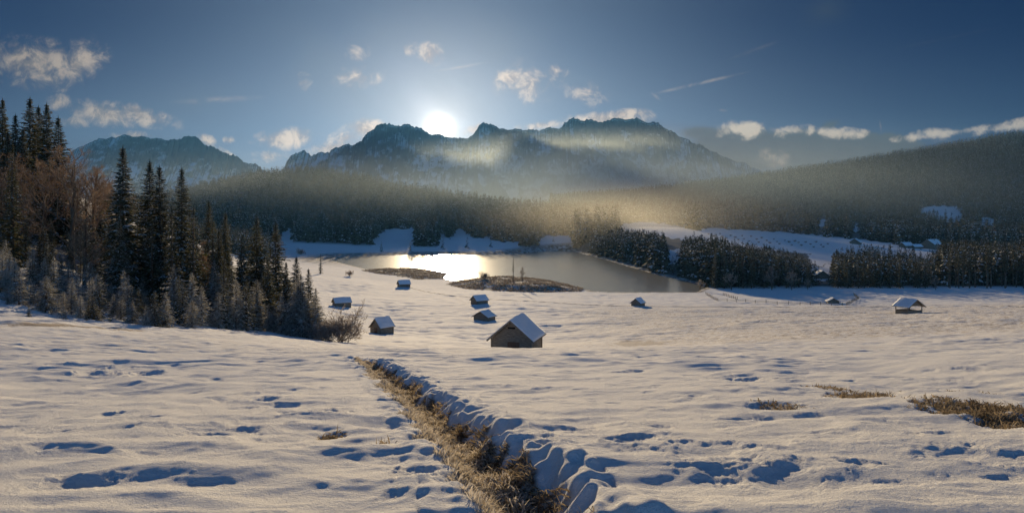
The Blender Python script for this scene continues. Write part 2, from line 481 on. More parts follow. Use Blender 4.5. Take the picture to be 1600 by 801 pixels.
    # brown streaks where the snow has gone
    n = gnoise(X / 9, Y / 22, 61)
    for (px, py, w, h, k) in ((85, 508, 90, 22, 1), (190, 513, 60, 8, .8), (1000, 537, 110, 10, .55), (1535, 648, 150, 42, 1), (1470, 612, 110, 20, .9), (1345, 622, 90, 14, .8), (1290, 607, 70, 10, .6), (1215, 636, 90, 8, .6), (517, 676, 40, 8, .8), (595, 692, 30, 8, .5)):
        x0, y0 = ground_at(px, py)
        _, ya = ground_at(px, py + h / 2)
        _, yb = ground_at(px, py - h / 2)
        rx, ry = w / 2 / F * y0, max((yb - ya) / 2, .1)
        q = np.hypot((X - x0) / rx, (Y - y0) / ry)
        mq = q < 2
        if mq.any():
            wv = gnoise(X[mq] / rx * 3, Y[mq] / ry * 3, 66) + .6 * gnoise(X[mq] / rx * 9, Y[mq] / ry * 9, 67)
            bare[mq] = np.maximum(bare[mq], k * (1 - sstep(q[mq] + .45 * wv, .55, 1.0)))
    z = z - bare * np.where(Y < 12, .025, .05)
    return z, grass, marsh, bare


def Z(x, y):
    return float(land(np.array([x]), np.array([y]))[0][0])


# ------------------------------------------------------------------ object helpers
def tag(o, label=None, cat=None, group=None, kind=None):
    for k, v in (('label', label), ('category', cat), ('group', group), ('kind', kind)):
        if v:
            o[k] = v
    return o


def link(name, me, parent=None):
    o = bpy.data.objects.new(name, me)
    COL.objects.link(o)
    if parent is not None:
        o.parent = parent
    return o


def mesh_np(name, V, Fc, mats, mi=None, smooth=False):
    """V (n,3); Fc (m,k) one face size, or a list of such arrays"""
    me = bpy.data.meshes.new(name)
    Fs = Fc if isinstance(Fc, list) else [Fc]
    Fs = [f for f in Fs if len(f)]
    V = np.asarray(V, np.float32)
    me.vertices.add(len(V))
    me.vertices.foreach_set('co', V.ravel())
    loops = np.concatenate([f.ravel() for f in Fs]).astype(np.int32)
    tot = np.concatenate([np.full(len(f), f.shape[1]) for f in Fs]).astype(np.int32)
    me.loops.add(len(loops))
    me.loops.foreach_set('vertex_index', loops)
    me.polygons.add(len(tot))
    me.polygons.foreach_set('loop_start', np.concatenate([[0], np.cumsum(tot)[:-1]]).astype(np.int32))
    me.polygons.foreach_set('loop_total', tot)
    if mi is not None:
        me.polygons.foreach_set('material_index', np.asarray(mi, np.int32))
    me.polygons.foreach_set('use_smooth', np.full(len(tot), smooth))
    for m in (mats if isinstance(mats, (list, tuple)) else [mats]):
        me.materials.append(m)
    me.update(calc_edges=True)
    return me


class Geo:
    """collects quads and triangles"""
    def __init__(s):
        s.V = []; s.Q = []; s.T = []; s.qm = []; s.tm = []; s.n = 0

    def verts(s, v):
        v = np.asarray(v, float).reshape(-1, 3)
        i = s.n
        s.V.append(v)
        s.n += len(v)
        return i

    def quads(s, q, m=0):
        q = np.asarray(q).reshape(-1, 4)
        s.Q.append(q); s.qm.append(np.full(len(q), m))

    def tris(s, t, m=0):
        t = np.asarray(t).reshape(-1, 3)
        s.T.append(t); s.tm.append(np.full(len(t), m))

    def kites(s, P, D, Wd, m=0, mid=.4):
        """P base, D direction with length, Wd half-width vector"""
        n = len(P)
        if n == 0:
            return
        v = np.stack([P, P + D * mid + Wd, P + D, P + D * mid - Wd], 1)
        i = s.verts(v)
        s.quads(i + np.arange(n * 4).reshape(n, 4), m)

    def tube(s, P, R, k=6, m=0):
        P = np.asarray(P, float); R = np.asarray(R, float)
        n = len(P)
        ring = []
        for i in range(n):
            t = P[min(i + 1, n - 1)] - P[max(i - 1, 0)]
            t = t / (np.linalg.norm(t) + 1e-9)
            a = np.cross(t, [0.3, 1, 0.1] if abs(t[2]) > .7 else [0, 0, 1])
            a /= np.linalg.norm(a) + 1e-9
            b = np.cross(t, a)
            an = np.arange(k) * 2 * math.pi / k
            ring.append(P[i] + R[i] * (np.cos(an)[:, None] * a + np.sin(an)[:, None] * b))
        i0 = s.verts(np.concatenate(ring))
        q = []
        for i in range(n - 1):
            for j in range(k):
                q.append((i0 + i * k + j, i0 + i * k + (j + 1) % k, i0 + (i + 1) * k + (j + 1) % k, i0 + (i + 1) * k + j))
        s.quads(q, m)

    def box(s, c, d, m=0, rot=None):
        """centre, full sizes, optional 3x3"""
        c = np.asarray(c, float); d = np.asarray(d, float) / 2
        v = np.array([[x, y, z] for x in (-1, 1) for y in (-1, 1) for z in (-1, 1)], float) * d
        if rot is not None:
            v = v @ np.asarray(rot).T
        i = s.verts(v + c)
        s.quads(np.array([(0, 1, 3, 2), (4, 6, 7, 5), (0, 4, 5, 1), (2, 3, 7, 6), (0, 2, 6, 4), (1, 5, 7, 3)]) + i, m)

    def build(s, name, mats, smooth=False):
        fs = []; mi = []
        if s.Q:
            fs.append(np.concatenate(s.Q)); mi.append(np.concatenate(s.qm))
        if s.T:
            fs.append(np.concatenate(s.T)); mi.append(np.concatenate(s.tm))
        return mesh_np(name, np.concatenate(s.V), fs, mats, np.concatenate(mi), smooth)


# ------------------------------------------------------------------ materials
def mat(name):
    m = bpy.data.materials.new(name)
    m.use_nodes = True
    n = NT(m.node_tree)
    b = m.node_tree.nodes['Principled BSDF']
    b.inputs['Roughness'].default_value = .8
    b.inputs['Specular IOR Level'].default_value = .25
    return m, n, b


def geo_pos(n):
    return n.new('ShaderNodeNewGeometry').outputs['Position']


def bump(n, b, h, strength, dist):
    bp = n.new('ShaderNodeBump')
    bp.inputs['Strength'].default_value = strength
    bp.inputs['Distance'].default_value = dist
    n.put(bp.inputs['Height'], h)
    n.put(b.inputs['Normal'], bp.outputs[0])


def mat_ground():
    m, n, b = mat('snowy_ground')
    pos = geo_pos(n)
    ag = n.new('ShaderNodeAttribute', attribute_name='grass').outputs['Fac']
    am = n.new('ShaderNodeAttribute', attribute_name='marsh').outputs['Fac']
    ab = n.new('ShaderNodeAttribute', attribute_name='bare').outputs['Fac']
    aw = n.new('ShaderNodeAttribute', attribute_name='wood').outputs['Fac']
    at = n.new('ShaderNodeAttribute', attribute_name='stubble').outputs['Fac']
    n0 = n.noise(pos, .06, 3)
    snow = n.mix(n0, (.78, .78, .79), (.90, .89, .87))
    # short grass tips poking through thin snow
    mp = n.new('ShaderNodeMapping')
    n.put(mp.inputs[0], pos)
    mp.inputs['Scale'].default_value = (1, 1.6, 1)
    sp = n.noise(mp.outputs[0], 1.3, 9, .72)
    spm = n.math('MULTIPLY', n.ramp(sp, .43, .62), at)
    tan = n.mix(n.noise(pos, 3, 5), (.16, .11, .065), (.36, .27, .18))
    col = n.mix(n.math('MULTIPLY', spm, .8), snow, tan)
    frost = n.mix(n.ramp(n.noise(pos, 25, 6, .7), .4, .62), (.07, .05, .03), (.42, .37, .31))
    col = n.mix(ag, col, frost)
    col = n.mix(n.math('MULTIPLY', ab, .85), col, n.mix(n.noise(pos, 9, 7, .7), (.13, .09, .055), (.40, .32, .24)))
    mc = n.mix(n.noise(pos, .9, 7, .7), (.07, .055, .035), (.22, .18, .14))
    col = n.mix(n.math('MULTIPLY', am, n.ramp(n.noise(pos, .30, 6, .75), .36, .56)), col, mc)
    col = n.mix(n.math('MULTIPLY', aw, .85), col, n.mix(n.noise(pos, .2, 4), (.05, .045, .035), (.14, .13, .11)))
    n.put(b.inputs['Base Color'], col)
    b.inputs['Roughness'].default_value = .9
    b.inputs['Specular IOR Level'].default_value = .03
    h = n.math('ADD', n.noise(pos, 42, 5, .7), n.math('MULTIPLY', n.noise(pos, 150, 3, .7), .35))
    bump(n, b, h, 1.0, .022)
    return m


def mat_simple(name, c1, c2, scale, rough=.8, tr=0.0, bmp=None, rnd=0.0, stretch=None, spec=.2):
    m, n, b = mat(name)
    tcn = n.new('ShaderNodeTexCoord').outputs['Object']
    v = tcn
    if stretch:
        mp = n.new('ShaderNodeMapping')
        n.put(mp.inputs[0], tcn)
        mp.inputs['Scale'].default_value = stretch
        v = mp.outputs[0]
    f = n.ramp(n.noise(v, scale, 5, .6), .3, .7)
    col = n.mix(f, c1, c2)
    if rnd:
        oi = n.new('ShaderNodeObjectInfo').outputs['Random']
        col = n.mix(1.0, col, n.mix(oi, (1 - rnd, 1 - rnd, 1 - rnd), (1 + rnd, 1 + rnd * .85, 1 + rnd * .6)), 'MULTIPLY')
    n.put(b.inputs['Base Color'], col)
    b.inputs['Roughness'].default_value = rough
    b.inputs['Specular IOR Level'].default_value = spec
    if bmp:
        bump(n, b, n.noise(v, scale * bmp[0], 5, .65), 1.0, bmp[1])
    if tr:
        t = n.new('ShaderNodeBsdfTranslucent')
        n.put(t.inputs[0], col)
        mx = n.new('ShaderNodeMixShader')
        mx.inputs[0].default_value = tr
        n.nt.links.new(b.outputs[0], mx.inputs[1])
        n.nt.links.new(t.outputs[0], mx.inputs[2])
        n.nt.links.new(mx.outputs[0], n.nt.nodes['Material Output'].inputs[0])
    return m


M_GROUND = mat_ground()
M_NEEDLE = mat_simple('spruce_needles', (.045, .052, .026), (.125, .115, .062), 1.3, .85, .4, rnd=.3)
M_FARNEEDLE = mat_simple('distant_needles', (.045, .05, .032), (.13, .12, .085), .3, .9, .15, rnd=.55)
M_FROSTN = mat_simple('frosted_needles', (.22, .21, .17), (.52, .50, .45), 2.0, .85, .45, rnd=.25)
M_SNOW = mat_simple('settled_snow', (.78, .80, .84), (.88, .88, .88), 3, .6, bmp=(8, .02))
M_BRSNOW = mat_simple('snow_on_branches', (.62, .64, .68), (.80, .80, .80), 3, .7, .25)
M_BARK = mat_simple('bark', (.07, .05, .035), (.16, .12, .09), 5, .9, bmp=(3, .03), stretch=(1, 1, .2))
M_TWIG = mat_simple('bare_twigs', (.17, .115, .08), (.34, .24, .17), 1.0, .85, .3, rnd=.15)
M_TWIGF = mat_simple('frosted_twigs', (.22, .18, .15), (.42, .38, .34), 1.0, .85, .35, rnd=.15)
M_WOOD = mat_simple('weathered_boards', (.10, .08, .055), (.36, .30, .23), 3.0, .85, bmp=(4, .01), stretch=(.6, .6, 9))
M_WOODR = mat_simple('reddish_boards', (.11, .06, .035), (.22, .13, .08), 3.0, .85, bmp=(4, .01), stretch=(6, 6, .5))
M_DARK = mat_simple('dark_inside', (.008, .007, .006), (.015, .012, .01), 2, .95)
M_PLASTER = mat_simple('plaster', (.45, .42, .38), (.6, .57, .52), 1, .9)
M_GRASSF = mat_simple('frosted_dry_grass', (.40, .33, .23), (.74, .66, .54), 6, .8, .35)
M_GRASSD = mat_simple('brown_dry_grass', (.10, .07, .04), (.42, .33, .21), 6, .8, .35)
M_REED = mat_simple('dry_reeds', (.16, .12, .08), (.42, .34, .26), .5, .85, .3)

# ------------------------------------------------------------------ ground
def build_ground():
    D = [0.8]
    while D[-1] < 5700:
        d = D[-1]
        D.append(d * (1.010 if d < 4.6 else 1.0036 if d < 40 else 1.0065 if d < 900 else 1.010))
    D = np.array(D)
    u = np.concatenate([np.linspace(-1.7, -.82, 70)[:-1], np.linspace(-.82, .82, 1000), np.linspace(.82, 1.7, 70)[1:]])
    U, DD = np.meshgrid(u, D)
    X, Y = (U * DD).ravel(), (DD - 2.0).ravel()
    z, g, ms, br = land(X, Y)
    z = z - sstep(Y, 3700, 4300) * 160
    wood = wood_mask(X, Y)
    st = sstep(Y, 40, 95) * (1 - sstep(Y, 200, 260)) * sstep(X, -5, 40) * .9 + .25 * sstep(Y, 12, 30) * (1 - sstep(Y, 90, 130))
    nr, nc = U.shape
    i = (np.arange(nr - 1)[:, None] * nc + np.arange(nc - 1)[None, :]).ravel()
    q = np.stack([i, i + 1, i + nc + 1, i + nc], 1)
    me = mesh_np('snowy_ground', np.stack([X, Y, z], 1), q, M_GROUND, smooth=True)
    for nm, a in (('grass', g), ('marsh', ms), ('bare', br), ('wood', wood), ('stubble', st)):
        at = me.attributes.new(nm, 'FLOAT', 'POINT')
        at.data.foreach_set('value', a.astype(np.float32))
    o = link('ground', me)
    tag(o, 'snow covered meadow falling from the foreground to the lake and hills', None, None, 'structure')
    return o


# snow clearings in the woods, as they are seen
CLEAR = [
    [(578, 392), (580, 376), (603, 357), (652, 357), (649, 372), (643, 392)],
    [(684, 392), (682, 366), (697, 366), (702, 374), (710, 358), (722, 357), (738, 371), (760, 371), (780, 376), (812, 379), (814, 392)],
    [(841, 392), (841, 371), (862, 368), (895, 366), (893, 392)],
    [(436, 402), (438, 362), (452, 358), (460, 366), (458, 383), (520, 387), (580, 388), (600, 400)],
    [(955, 357), (985, 348), (1020, 346), (1060, 352), (1090, 361), (1100, 358), (1140, 357), (1200, 361), (1300, 369), (1380, 379), (1480, 385), (1485, 392), (1480, 412), (1300, 398), (1200, 392), (1100, 378), (1000, 366)],
    [(1040, 392), (1063, 388), (1066, 414), (1038, 414)],
    [(1268, 416), (1298, 414), (1302, 440), (1266, 440)],
    [(1265, 392), (1300, 398), (1303, 414), (1262, 414)],
    [(1484, 394), (1496, 392), (1496, 428), (1486, 428)], [(1556, 394), (1568, 392), (1567, 430), (1558, 430)],
    [(1430, 332), (1450, 322), (1495, 323), (1508, 342), (1490, 348), (1460, 338)], [(1528, 352), (1533, 340), (1552, 342), (1558, 356)],
    [(1276, 356), (1280, 342), (1298, 339), (1302, 344), (1290, 352)], [(1326, 362), (1332, 352), (1340, 345), (1344, 352), (1342, 364)], [(1348, 358), (1350, 350), (1374, 348), (1374, 356)],
    [(1144, 332), (1150, 325), (1164, 325), (1160, 333)], [(1228, 350), (1236, 343), (1254, 341), (1254, 347)],
]


def ragged(px, py):
    return px + 5.0 * gnoise(px / 9, py / 5, 301), py + 3.2 * gnoise(px / 11, py / 6, 302)


def in_poly(px, py, poly):
    ins = np.zeros(np.shape(px), bool)
    n = len(poly)
    for i in range(n):
        ax, ay = poly[i]
        bx, by = poly[(i + 1) % n]
        if ay == by:
            continue
        ins ^= ((ay > py) != (by > py)) & (px < (bx - ax) * (py - ay) / (by - ay) + ax)
    return ins


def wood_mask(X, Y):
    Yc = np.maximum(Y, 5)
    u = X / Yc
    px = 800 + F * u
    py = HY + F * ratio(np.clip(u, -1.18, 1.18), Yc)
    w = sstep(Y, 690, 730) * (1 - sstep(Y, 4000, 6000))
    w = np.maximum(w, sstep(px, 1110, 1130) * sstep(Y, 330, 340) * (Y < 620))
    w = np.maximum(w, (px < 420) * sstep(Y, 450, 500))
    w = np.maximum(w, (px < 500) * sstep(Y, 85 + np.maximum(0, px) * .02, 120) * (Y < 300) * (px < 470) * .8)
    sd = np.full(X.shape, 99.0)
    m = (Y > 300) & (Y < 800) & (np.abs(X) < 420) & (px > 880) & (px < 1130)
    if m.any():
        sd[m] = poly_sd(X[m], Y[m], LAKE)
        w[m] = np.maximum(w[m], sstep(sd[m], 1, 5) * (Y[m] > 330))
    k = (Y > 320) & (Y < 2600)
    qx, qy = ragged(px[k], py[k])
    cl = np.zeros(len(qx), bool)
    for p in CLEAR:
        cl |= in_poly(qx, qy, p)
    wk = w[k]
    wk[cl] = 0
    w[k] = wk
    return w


ground = build_ground()

# lake
def mat_water():
    m, n, b = mat('lake_water')
    b.inputs['Base Color'].default_value = (.28, .27, .23, 1)
    b.inputs['Roughness'].default_value = .22
    b.inputs['Specular IOR Level'].default_value = .45
    b.inputs['IOR'].default_value = 1.333
    pos = geo_pos(n)
    h = n.math('ADD', n.noise(pos, .9, 4, .6), n.math('MULTIPLY', n.noise(pos, .12, 3, .5), 1.5))
    bump(n, b, h, .6, .05)
    return m
lx = [p[0] for p in LAKE]; ly = [p[1] for p in LAKE]
gl = Geo()
x0, x1, y0, y1 = min(lx) - 8, max(lx) + 8, min(ly) - 5, max(ly) + 8
i = gl.verts([(x0, y0, LAKE_Z), (x1, y0, LAKE_Z), (x1, y1, LAKE_Z), (x0, y1, LAKE_Z)])
gl.quads([(i, i + 1, i + 2, i + 3)])
tag(link('lake', gl.build('lake', mat_water())), 'open lake water shining cream under the low sun', None, None, 'structure')

# ------------------------------------------------------------------ mountains
def mat_rock(name, treeline):
    m, n, b = mat(name)
    g = n.new('ShaderNodeNewGeometry')
    pos = g.outputs['Position']
    s = n.new('ShaderNodeSeparateXYZ'); n.put(s.inputs[0], g.outputs['Normal'])
    sp = n.new('ShaderNodeSeparateXYZ'); n.put(sp.inputs[0], pos)
    nz = n.math('ADD', s.outputs[2], n.math('MULTIPLY', n.math('SUBTRACT', n.noise(pos, .011, 9, .70), .5), 1.1))
    snow = n.ramp(nz, .61, .84)
    rock = n.mix(n.noise(pos, .02, 9, .7), (.05, .055, .06), (.14, .14, .14))
    col = n.mix(snow, rock, (.55, .58, .62))
    wood = n.mix(n.noise(pos, .02, 6), (.03, .035, .03), (.10, .10, .085))
    hz = n.math('ADD', sp.outputs[2], n.math('MULTIPLY', n.noise(pos, .003, 6, .65), 240.0))
    col = n.mix(n.ramp(hz, treeline + 120, treeline + 240), wood, col)
    n.put(b.inputs['Base Color'], col)
    bump(n, b, n.noise(pos, .025, 9, .7), 1.0, 16)
    return m


def mountain(name, prof, Yf, Yr, Yb, label, treeline, seed, nx=900, ny=230, z0=-60, rough=1.0):
    prof = np.array(prof, float)
    px = np.linspace(prof[0, 0], prof[-1, 0], nx)
    ry = np.interp(px, prof[:, 0], prof[:, 1])
    jag = (2.2 * gnoise(px / 17, px * 0 + 3, seed) + 1.8 * np.abs(gnoise(px / 7, px * 0 + 9, seed + 1)) + .9 * gnoise(px / 3, px * 0 + 5, seed + 2)) * rough
    ry = ry + jag * np.clip((HY - ry) / 90, 0, 1)
    t = np.concatenate([np.linspace(0, 1, ny - 25), np.linspace(1, 2, 26)[1:]])
    P, T = np.meshgrid(px, t)
    zr = np.tile((HY - ry) / F, (ny, 1))                       # height over distance on the ridge
    Y = np.where(T <= 1, Yf + (Yr - Yf) * T, Yr + (Yb - Yr) * (T - 1))
    X = (P - 800) / F * Yr * (0.55 + .45 * Y / Yr)
    KM = Yr / 9000
    w1 = gnoise(X / 900 / KM, Y / 1300 / KM, seed + 5)
    rid = 0
    for lam, a in ((1500, 1), (750, .55), (360, .3), (170, .16), (80, .08)):
        rid = rid + a * (1 - 2.2 * np.abs(gnoise(X / lam / KM + w1 * .5 + 11, Y / lam / KM / 2.2 + 3, seed + int(lam))))
    tt = np.clip(T, 0, 1)
    prof_t = .12 * tt + .30 * tt ** 2 + .58 * tt ** 5 + .0
    prof_t = np.where(T > 1, 1 - (T - 1) * .9, prof_t)
    H = zr * Yr
    z = z0 + (H - z0) * prof_t + rid * (.17 * H) * np.sin(np.pi * np.clip(T, 0, 1)) ** .8 * (.35 + tt)
    lim = zr * Y * .985 * (1 - (1 - tt) * .06)
    z = np.where((T < 1), np.minimum(z, np.maximum(lim, z0)), z)
    ed = sstep(P, px[0], px[0] + 10) * (1 - sstep(P, px[-1] - 10, px[-1]))
    z = z0 + (z - z0) * ed
    nr, nc = P.shape
    i = (np.arange(nr - 1)[:, None] * nc + np.arange(nc - 1)[None, :]).ravel()
    q = np.stack([i, i + 1, i + nc + 1, i + nc], 1)
    me = mesh_np(name, np.stack([X.ravel(), Y.ravel(), z.ravel()], 1), q, mat_rock(name + '_rock', treeline), smooth=False)
    return tag(link(name, me), label, None, None, 'structure')


MAIN = [(425, 290), (436, 268), (442, 264), (452, 246), (462, 238), (475, 234), (485, 240), (505, 240), (525, 230), (565, 220), (575, 207), (588, 197), (600, 191), (615, 194), (640, 195), (655, 199),
        (666, 205), (676, 209), (688, 211), (700, 214), (728, 216), (738, 210), (746, 199), (755, 191), (770, 195), (785, 201), (810, 203), (840, 201), (875, 200), (882, 191), (895, 184), (915, 186), (940, 190), (960, 185),
        (975, 184), (1000, 187), (1020, 190), (1045, 202), (1070, 215), (1100, 230), (1140, 247), (1180, 262), (1200, 274), (1260, 300), (1400, 318)]
mountain('main_massif', MAIN, 3500, 5000, 5600, 'rugged snowy mountain massif under the low sun', 20, 3, nx=1500, rough=1.9)
LEFTM = [(-120, 300), (-20, 262), (60, 245), (110, 236), (132, 227), (150, 216), (160, 217), (175, 214), (190, 212), (220, 212), (240, 216), (260, 218), (280, 216), (292, 211), (305, 212), (320, 225), (350, 237), (380, 249), (400, 258), (425, 272), (470, 300), (520, 322)]
mountain('left_mountain', LEFTM, 3300, 4500, 5100, 'rocky mountain with thin snow left of the saddle', 20, 21, nx=900, ny=200, rough=1.9)

# ------------------------------------------------------------------ plants
def spruce(H, R, nbr, nsp, snow, seed, frosty=False, wid=.30, base=.06, dens=1.0, keep_trunk=True, power=.85):
    """crown and trunk meshes of a spruce"""
    r = np.random.default_rng(seed)
    g = Geo()
    i = np.arange(nbr)
    t = base + (1 - base) * ((i + r.random(nbr)) / nbr) ** .9
    t = np.minimum(t, .985)
    az = i * 2.39996 + r.normal(0, .35, nbr)
    sect = 1 + .22 * np.sin(az * 2 + seed) + .12 * np.sin(az * 5 + seed * 2 + t * 14)
    L = R * ((1 - t) ** power * 1.0 + .03) * r.uniform(.68, 1.18, nbr) * sect
    L *= np.where(r.random(nbr) < .09, .55, 1)
    L = np.where(t < base + .10, L * r.uniform(.55, 1, nbr), L)
    sl = -.42 + .95 * t + r.normal(0, .10, nbr)
    hor = np.stack([np.cos(az), np.sin(az), 0 * az], 1)
    z0 = t * H
    for k in range(nsp):
        s = (k + .7) / nsp + r.uniform(-.25, .25, nbr) / nsp
        s = np.clip(s, .08, 1)
        P = hor * (L * s)[:, None]
        P[:, 2] = z0 + L * (sl * s - .32 * s ** 2 + .12 * s ** 3)
        for side in (-1, 1, 0):
            lat = np.stack([-np.sin(az), np.cos(az), 0 * az], 1) * (side * .85 + r.normal(0, .15, nbr))[:, None]
            d = lat + hor * (.75 if side else 1.0)
            d[:, 2] += -.30 + r.normal(0, .16, nbr) + (sl * .4 if side == 0 else 0)
            d /= np.linalg.norm(d, axis=1)[:, None]
            ln = (.34 * L * (1.15 - s * .75) + .009 * H) * r.uniform(.7, 1.25, nbr) * (1.0 if side else .8)
            up = np.stack([r.normal(0, .45, nbr), r.normal(0, .45, nbr), np.ones(nbr)], 1)
            wv = np.cross(d, up)
            wv /= np.linalg.norm(wv, axis=1)[:, None]
            msk = r.random(nbr) < dens
            Wd = wv * (ln * wid * .5)[:, None]
            g.kites(P[msk], (d * ln[:, None])[msk], Wd[msk], 0)
            sm = msk & (r.random(nbr) < snow)
            Ps = P[sm] + np.array([0, 0, .012 * H * .12 + .02])
            g.kites(Ps, (d * (ln * .72)[:, None])[sm], (Wd * .62)[sm], 1)
    # leader
    P = np.array([[0, 0, H * .9]] * 5)
    a = np.arange(5) * 1.256
    g.kites(P, np.array([[.0, .0, H * .12]] * 5), np.stack([np.cos(a), np.sin(a), a * 0], 1) * R * .035, 0)
    crown = g.build('spruce_crown', [M_FROSTN if frosty else M_NEEDLE, M_BRSNOW])
    tg = Geo()
    rr = .012 * H + .04
    tg.tube([(0, 0, -.6), (0, 0, H * .15), (0, 0, H * .5), (0, 0, H * .93)], [rr * 1.25, rr, rr * .65, rr * .12], 7)
    trunk = tg.build('spruce_trunk', M_BARK, True)
    return crown, trunk


def far_spruce(seed, nbr=26, nsp=2, snow=.16):
    r = np.random.default_rng(seed)
    g = Geo()
    H, R = 1.0, .150
    i = np.arange(nbr)
    t = np.minimum(.08 + .9 * (i + r.random(nbr)) / nbr, .97)
    az = i * 2.39996 + r.normal(0, .3, nbr)
    L = R * ((1 - t) ** .8 + .05) * r.uniform(.7, 1.2, nbr)
    hor = np.stack([np.cos(az), np.sin(az), 0 * az], 1)
    for k in range(nsp):
        s = (k + .35) / nsp
        P = hor * (L * s)[:, None]
        P[:, 2] = t - L * .25 * s + .01
        d = hor + np.stack([r.normal(0, .5, nbr), r.normal(0, .5, nbr), -.55 + r.normal(0, .2, nbr)], 1)
        d /= np.linalg.norm(d, axis=1)[:, None]
        ln = L * .95 + .02
        up = np.stack([r.normal(0, .6, nbr), r.normal(0, .6, nbr), np.ones(nbr)], 1)
        wv = np.cross(d, up); wv /= np.linalg.norm(wv, axis=1)[:, None]
        Wd = wv * (ln * .42)[:, None]
        g.kites(P, d * ln[:, None], Wd, 0)
        sm = r.random(nbr) < snow
        g.kites((P + [0, 0, .006])[sm], (d * (ln * .7)[:, None])[sm], (Wd * .6)[sm], 1)
    a = np.arange(3) * 2.09
    g.kites(np.array([[0, 0, .84]] * 3), np.array([[0, 0, .17]] * 3), np.stack([np.cos(a), np.sin(a), a * 0], 1) * .012, 0)
    a = np.arange(4) * 1.57
    b = g.verts(np.concatenate([np.stack([np.cos(a) * .014, np.sin(a) * .014, a * 0 - .06], 1), [[0, 0, .6]]]))
    g.tris([(b, b + 1, b + 4), (b + 1, b + 2, b + 4), (b + 2, b + 3, b + 4), (b + 3, b, b + 4)], 2)
    return g.build('distant_spruce', [M_FARNEEDLE, M_BRSNOW, M_BARK])


def bare_tree(H, seed, spread=.42, twig=None, limbs=9, n2=6, n3=6, n4=7, shrub=False, rise=.75, thin=1.0):
    r = np.random.default_rng(seed)
    g = Geo(); tg = Geo()
    rr = .014 * H + .02
    top = np.array([r.normal(0, .02) * H, r.normal(0, .02) * H, H * .8])
    if not shrub:
        tg.tube([(0, 0, -.4), (0, 0, H * .2), tuple(top * [.5, .5, .6]), tuple(top)], [rr * 1.2, rr, rr * .6, rr * .1], 7)
    tk = []
    def branch(P, d, L, lv):
        d = d / np.linalg.norm(d)
        q = P + d * L * .5
        d2 = d + np.array([0, 0, .18]) + r.normal(0, .12, 3)
        d2 /= np.linalg.norm(d2)
        e = q + d2 * L * .5
        w = rr * (.42, .2, .085, .03)[lv]
        if lv < 2:
            g.tube([P, q, e], [w, w * .75, w * .4], 4, 0)
        else:
            wd = np.cross(d, r.normal(0, 1, 3)); wd /= np.linalg.norm(wd) + 1e-9
            ww = max(w, .020) * thin
            tk.append((P, q - P, wd * ww)); tk.append((q, e - q, wd * ww * .8))
        if lv >= 3:
            return
        n = (n2, n3, n4)[lv]
        for k in range(n):
            s = .25 + .75 * (k + r.random()) / n
            B = P + (q - P) * min(s * 2, 1) + (e - q) * max(s * 2 - 1, 0)
            sd = r.normal(0, 1, 3); sd -= d * sd.dot(d); sd /= np.linalg.norm(sd) + 1e-9
            branch(B, d2 * .75 + sd * .75 + np.array([0, 0, .15]), L * (.62 - .2 * s) * r.uniform(.75, 1.2), lv + 1)
    for k in range(limbs):
        f = (k + r.random()) / limbs
        a = k * 2.4 + r.normal(0, .3)
        z = 0.05 if shrub else H * (.16 + .58 * f)
        ln = H * spread * (1.15 - .75 * f if not shrub else r.uniform(.7, 1.1)) * r.uniform(.8, 1.15)
        P = np.array([0, 0, z]) if not shrub else np.array([r.normal(0, .08) * H, r.normal(0, .08) * H, 0])
        branch(P, np.array([math.cos(a), math.sin(a), rise + (.9 * f if not shrub else r.uniform(-.3, 1.4))]), ln, 0)
    P = np.array([k[0] for k in tk]); D = np.array([k[1] for k in tk]); Wd = np.array([k[2] for k in tk])
    g.kites(P, D * 1.05, Wd, 0, .3)
    crown = g.build('bare_crown', [twig or M_TWIG])
    trunk = None if shrub else tg.build('bare_trunk', M_BARK, True)
    return crown, trunk


# unit meshes (height 1 tree of 20 m scaled)
SP_BIG = [spruce(20, 4.9, 320, 8, .24, 100 + s, wid=.34, power=1.0) for s in range(3)]
SP_BIGSNOW = [spruce(20, 4.6, 300, 8, .40, 120 + s, wid=.32, power=1.0) for s in range(2)]
SP_MID = [spruce(20, 3.1, 160, 5, .14, 140 + s, wid=.40, power=1.1) for s in range(4)]
SP_THIN = [spruce(20, 2.7, 110, 4, .10, 150 + s, wid=.42, base=.42) for s in range(2)]
SP_SMALL = [spruce(4, 1.75, 135, 6, .42, 160 + s, frosty=True, wid=.24, power=.8, base=.03) for s in range(4)]
SP_SMALLD = [spruce(4, 1.5, 120, 6, .34, 170 + s, frosty=False, wid=.26, power=.8, base=.03) for s in range(3)]
FAR = [far_spruce(200 + s, snow=(.22, .32, .45)[s]) for s in range(3)]
TREE_REF = {}


def plant(name, pair, x, y, H, refH, label, cat, group=None, z=None, wscale=None, rot=None, lean=0.0, sink=0.15):
    """Empty > trunk, crown, scaled from its reference height"""
    e = bpy.data.objects.new(name, None)
    COL.objects.link(e)
    e.empty_display_size = .2
    e.location = (x, y, (Z(x, y) if z is None else z) - sink * min(1, H / 8))
    s = H / refH
    ws = s * (wscale or 1)
    e.scale = (ws, ws, s)
    e.rotation_euler = (lean * random.uniform(-1, 1), lean * random.uniform(-1, 1), random.uniform(0, 6.28) if rot is None else rot)
    tag(e, label, cat, group)
    link('crown', pair[0], e)
    if pair[1] is not None:
        link('trunk', pair[1], e)
    return e


def by_top(px, top, Y, x=None):
    """position and height of a tree at distance Y whose tip shows at (px, top)"""
    X = (px - 800) / F * Y
    z = Z(X, Y)
    return X, Y, (HY - top) / F * Y - z, z

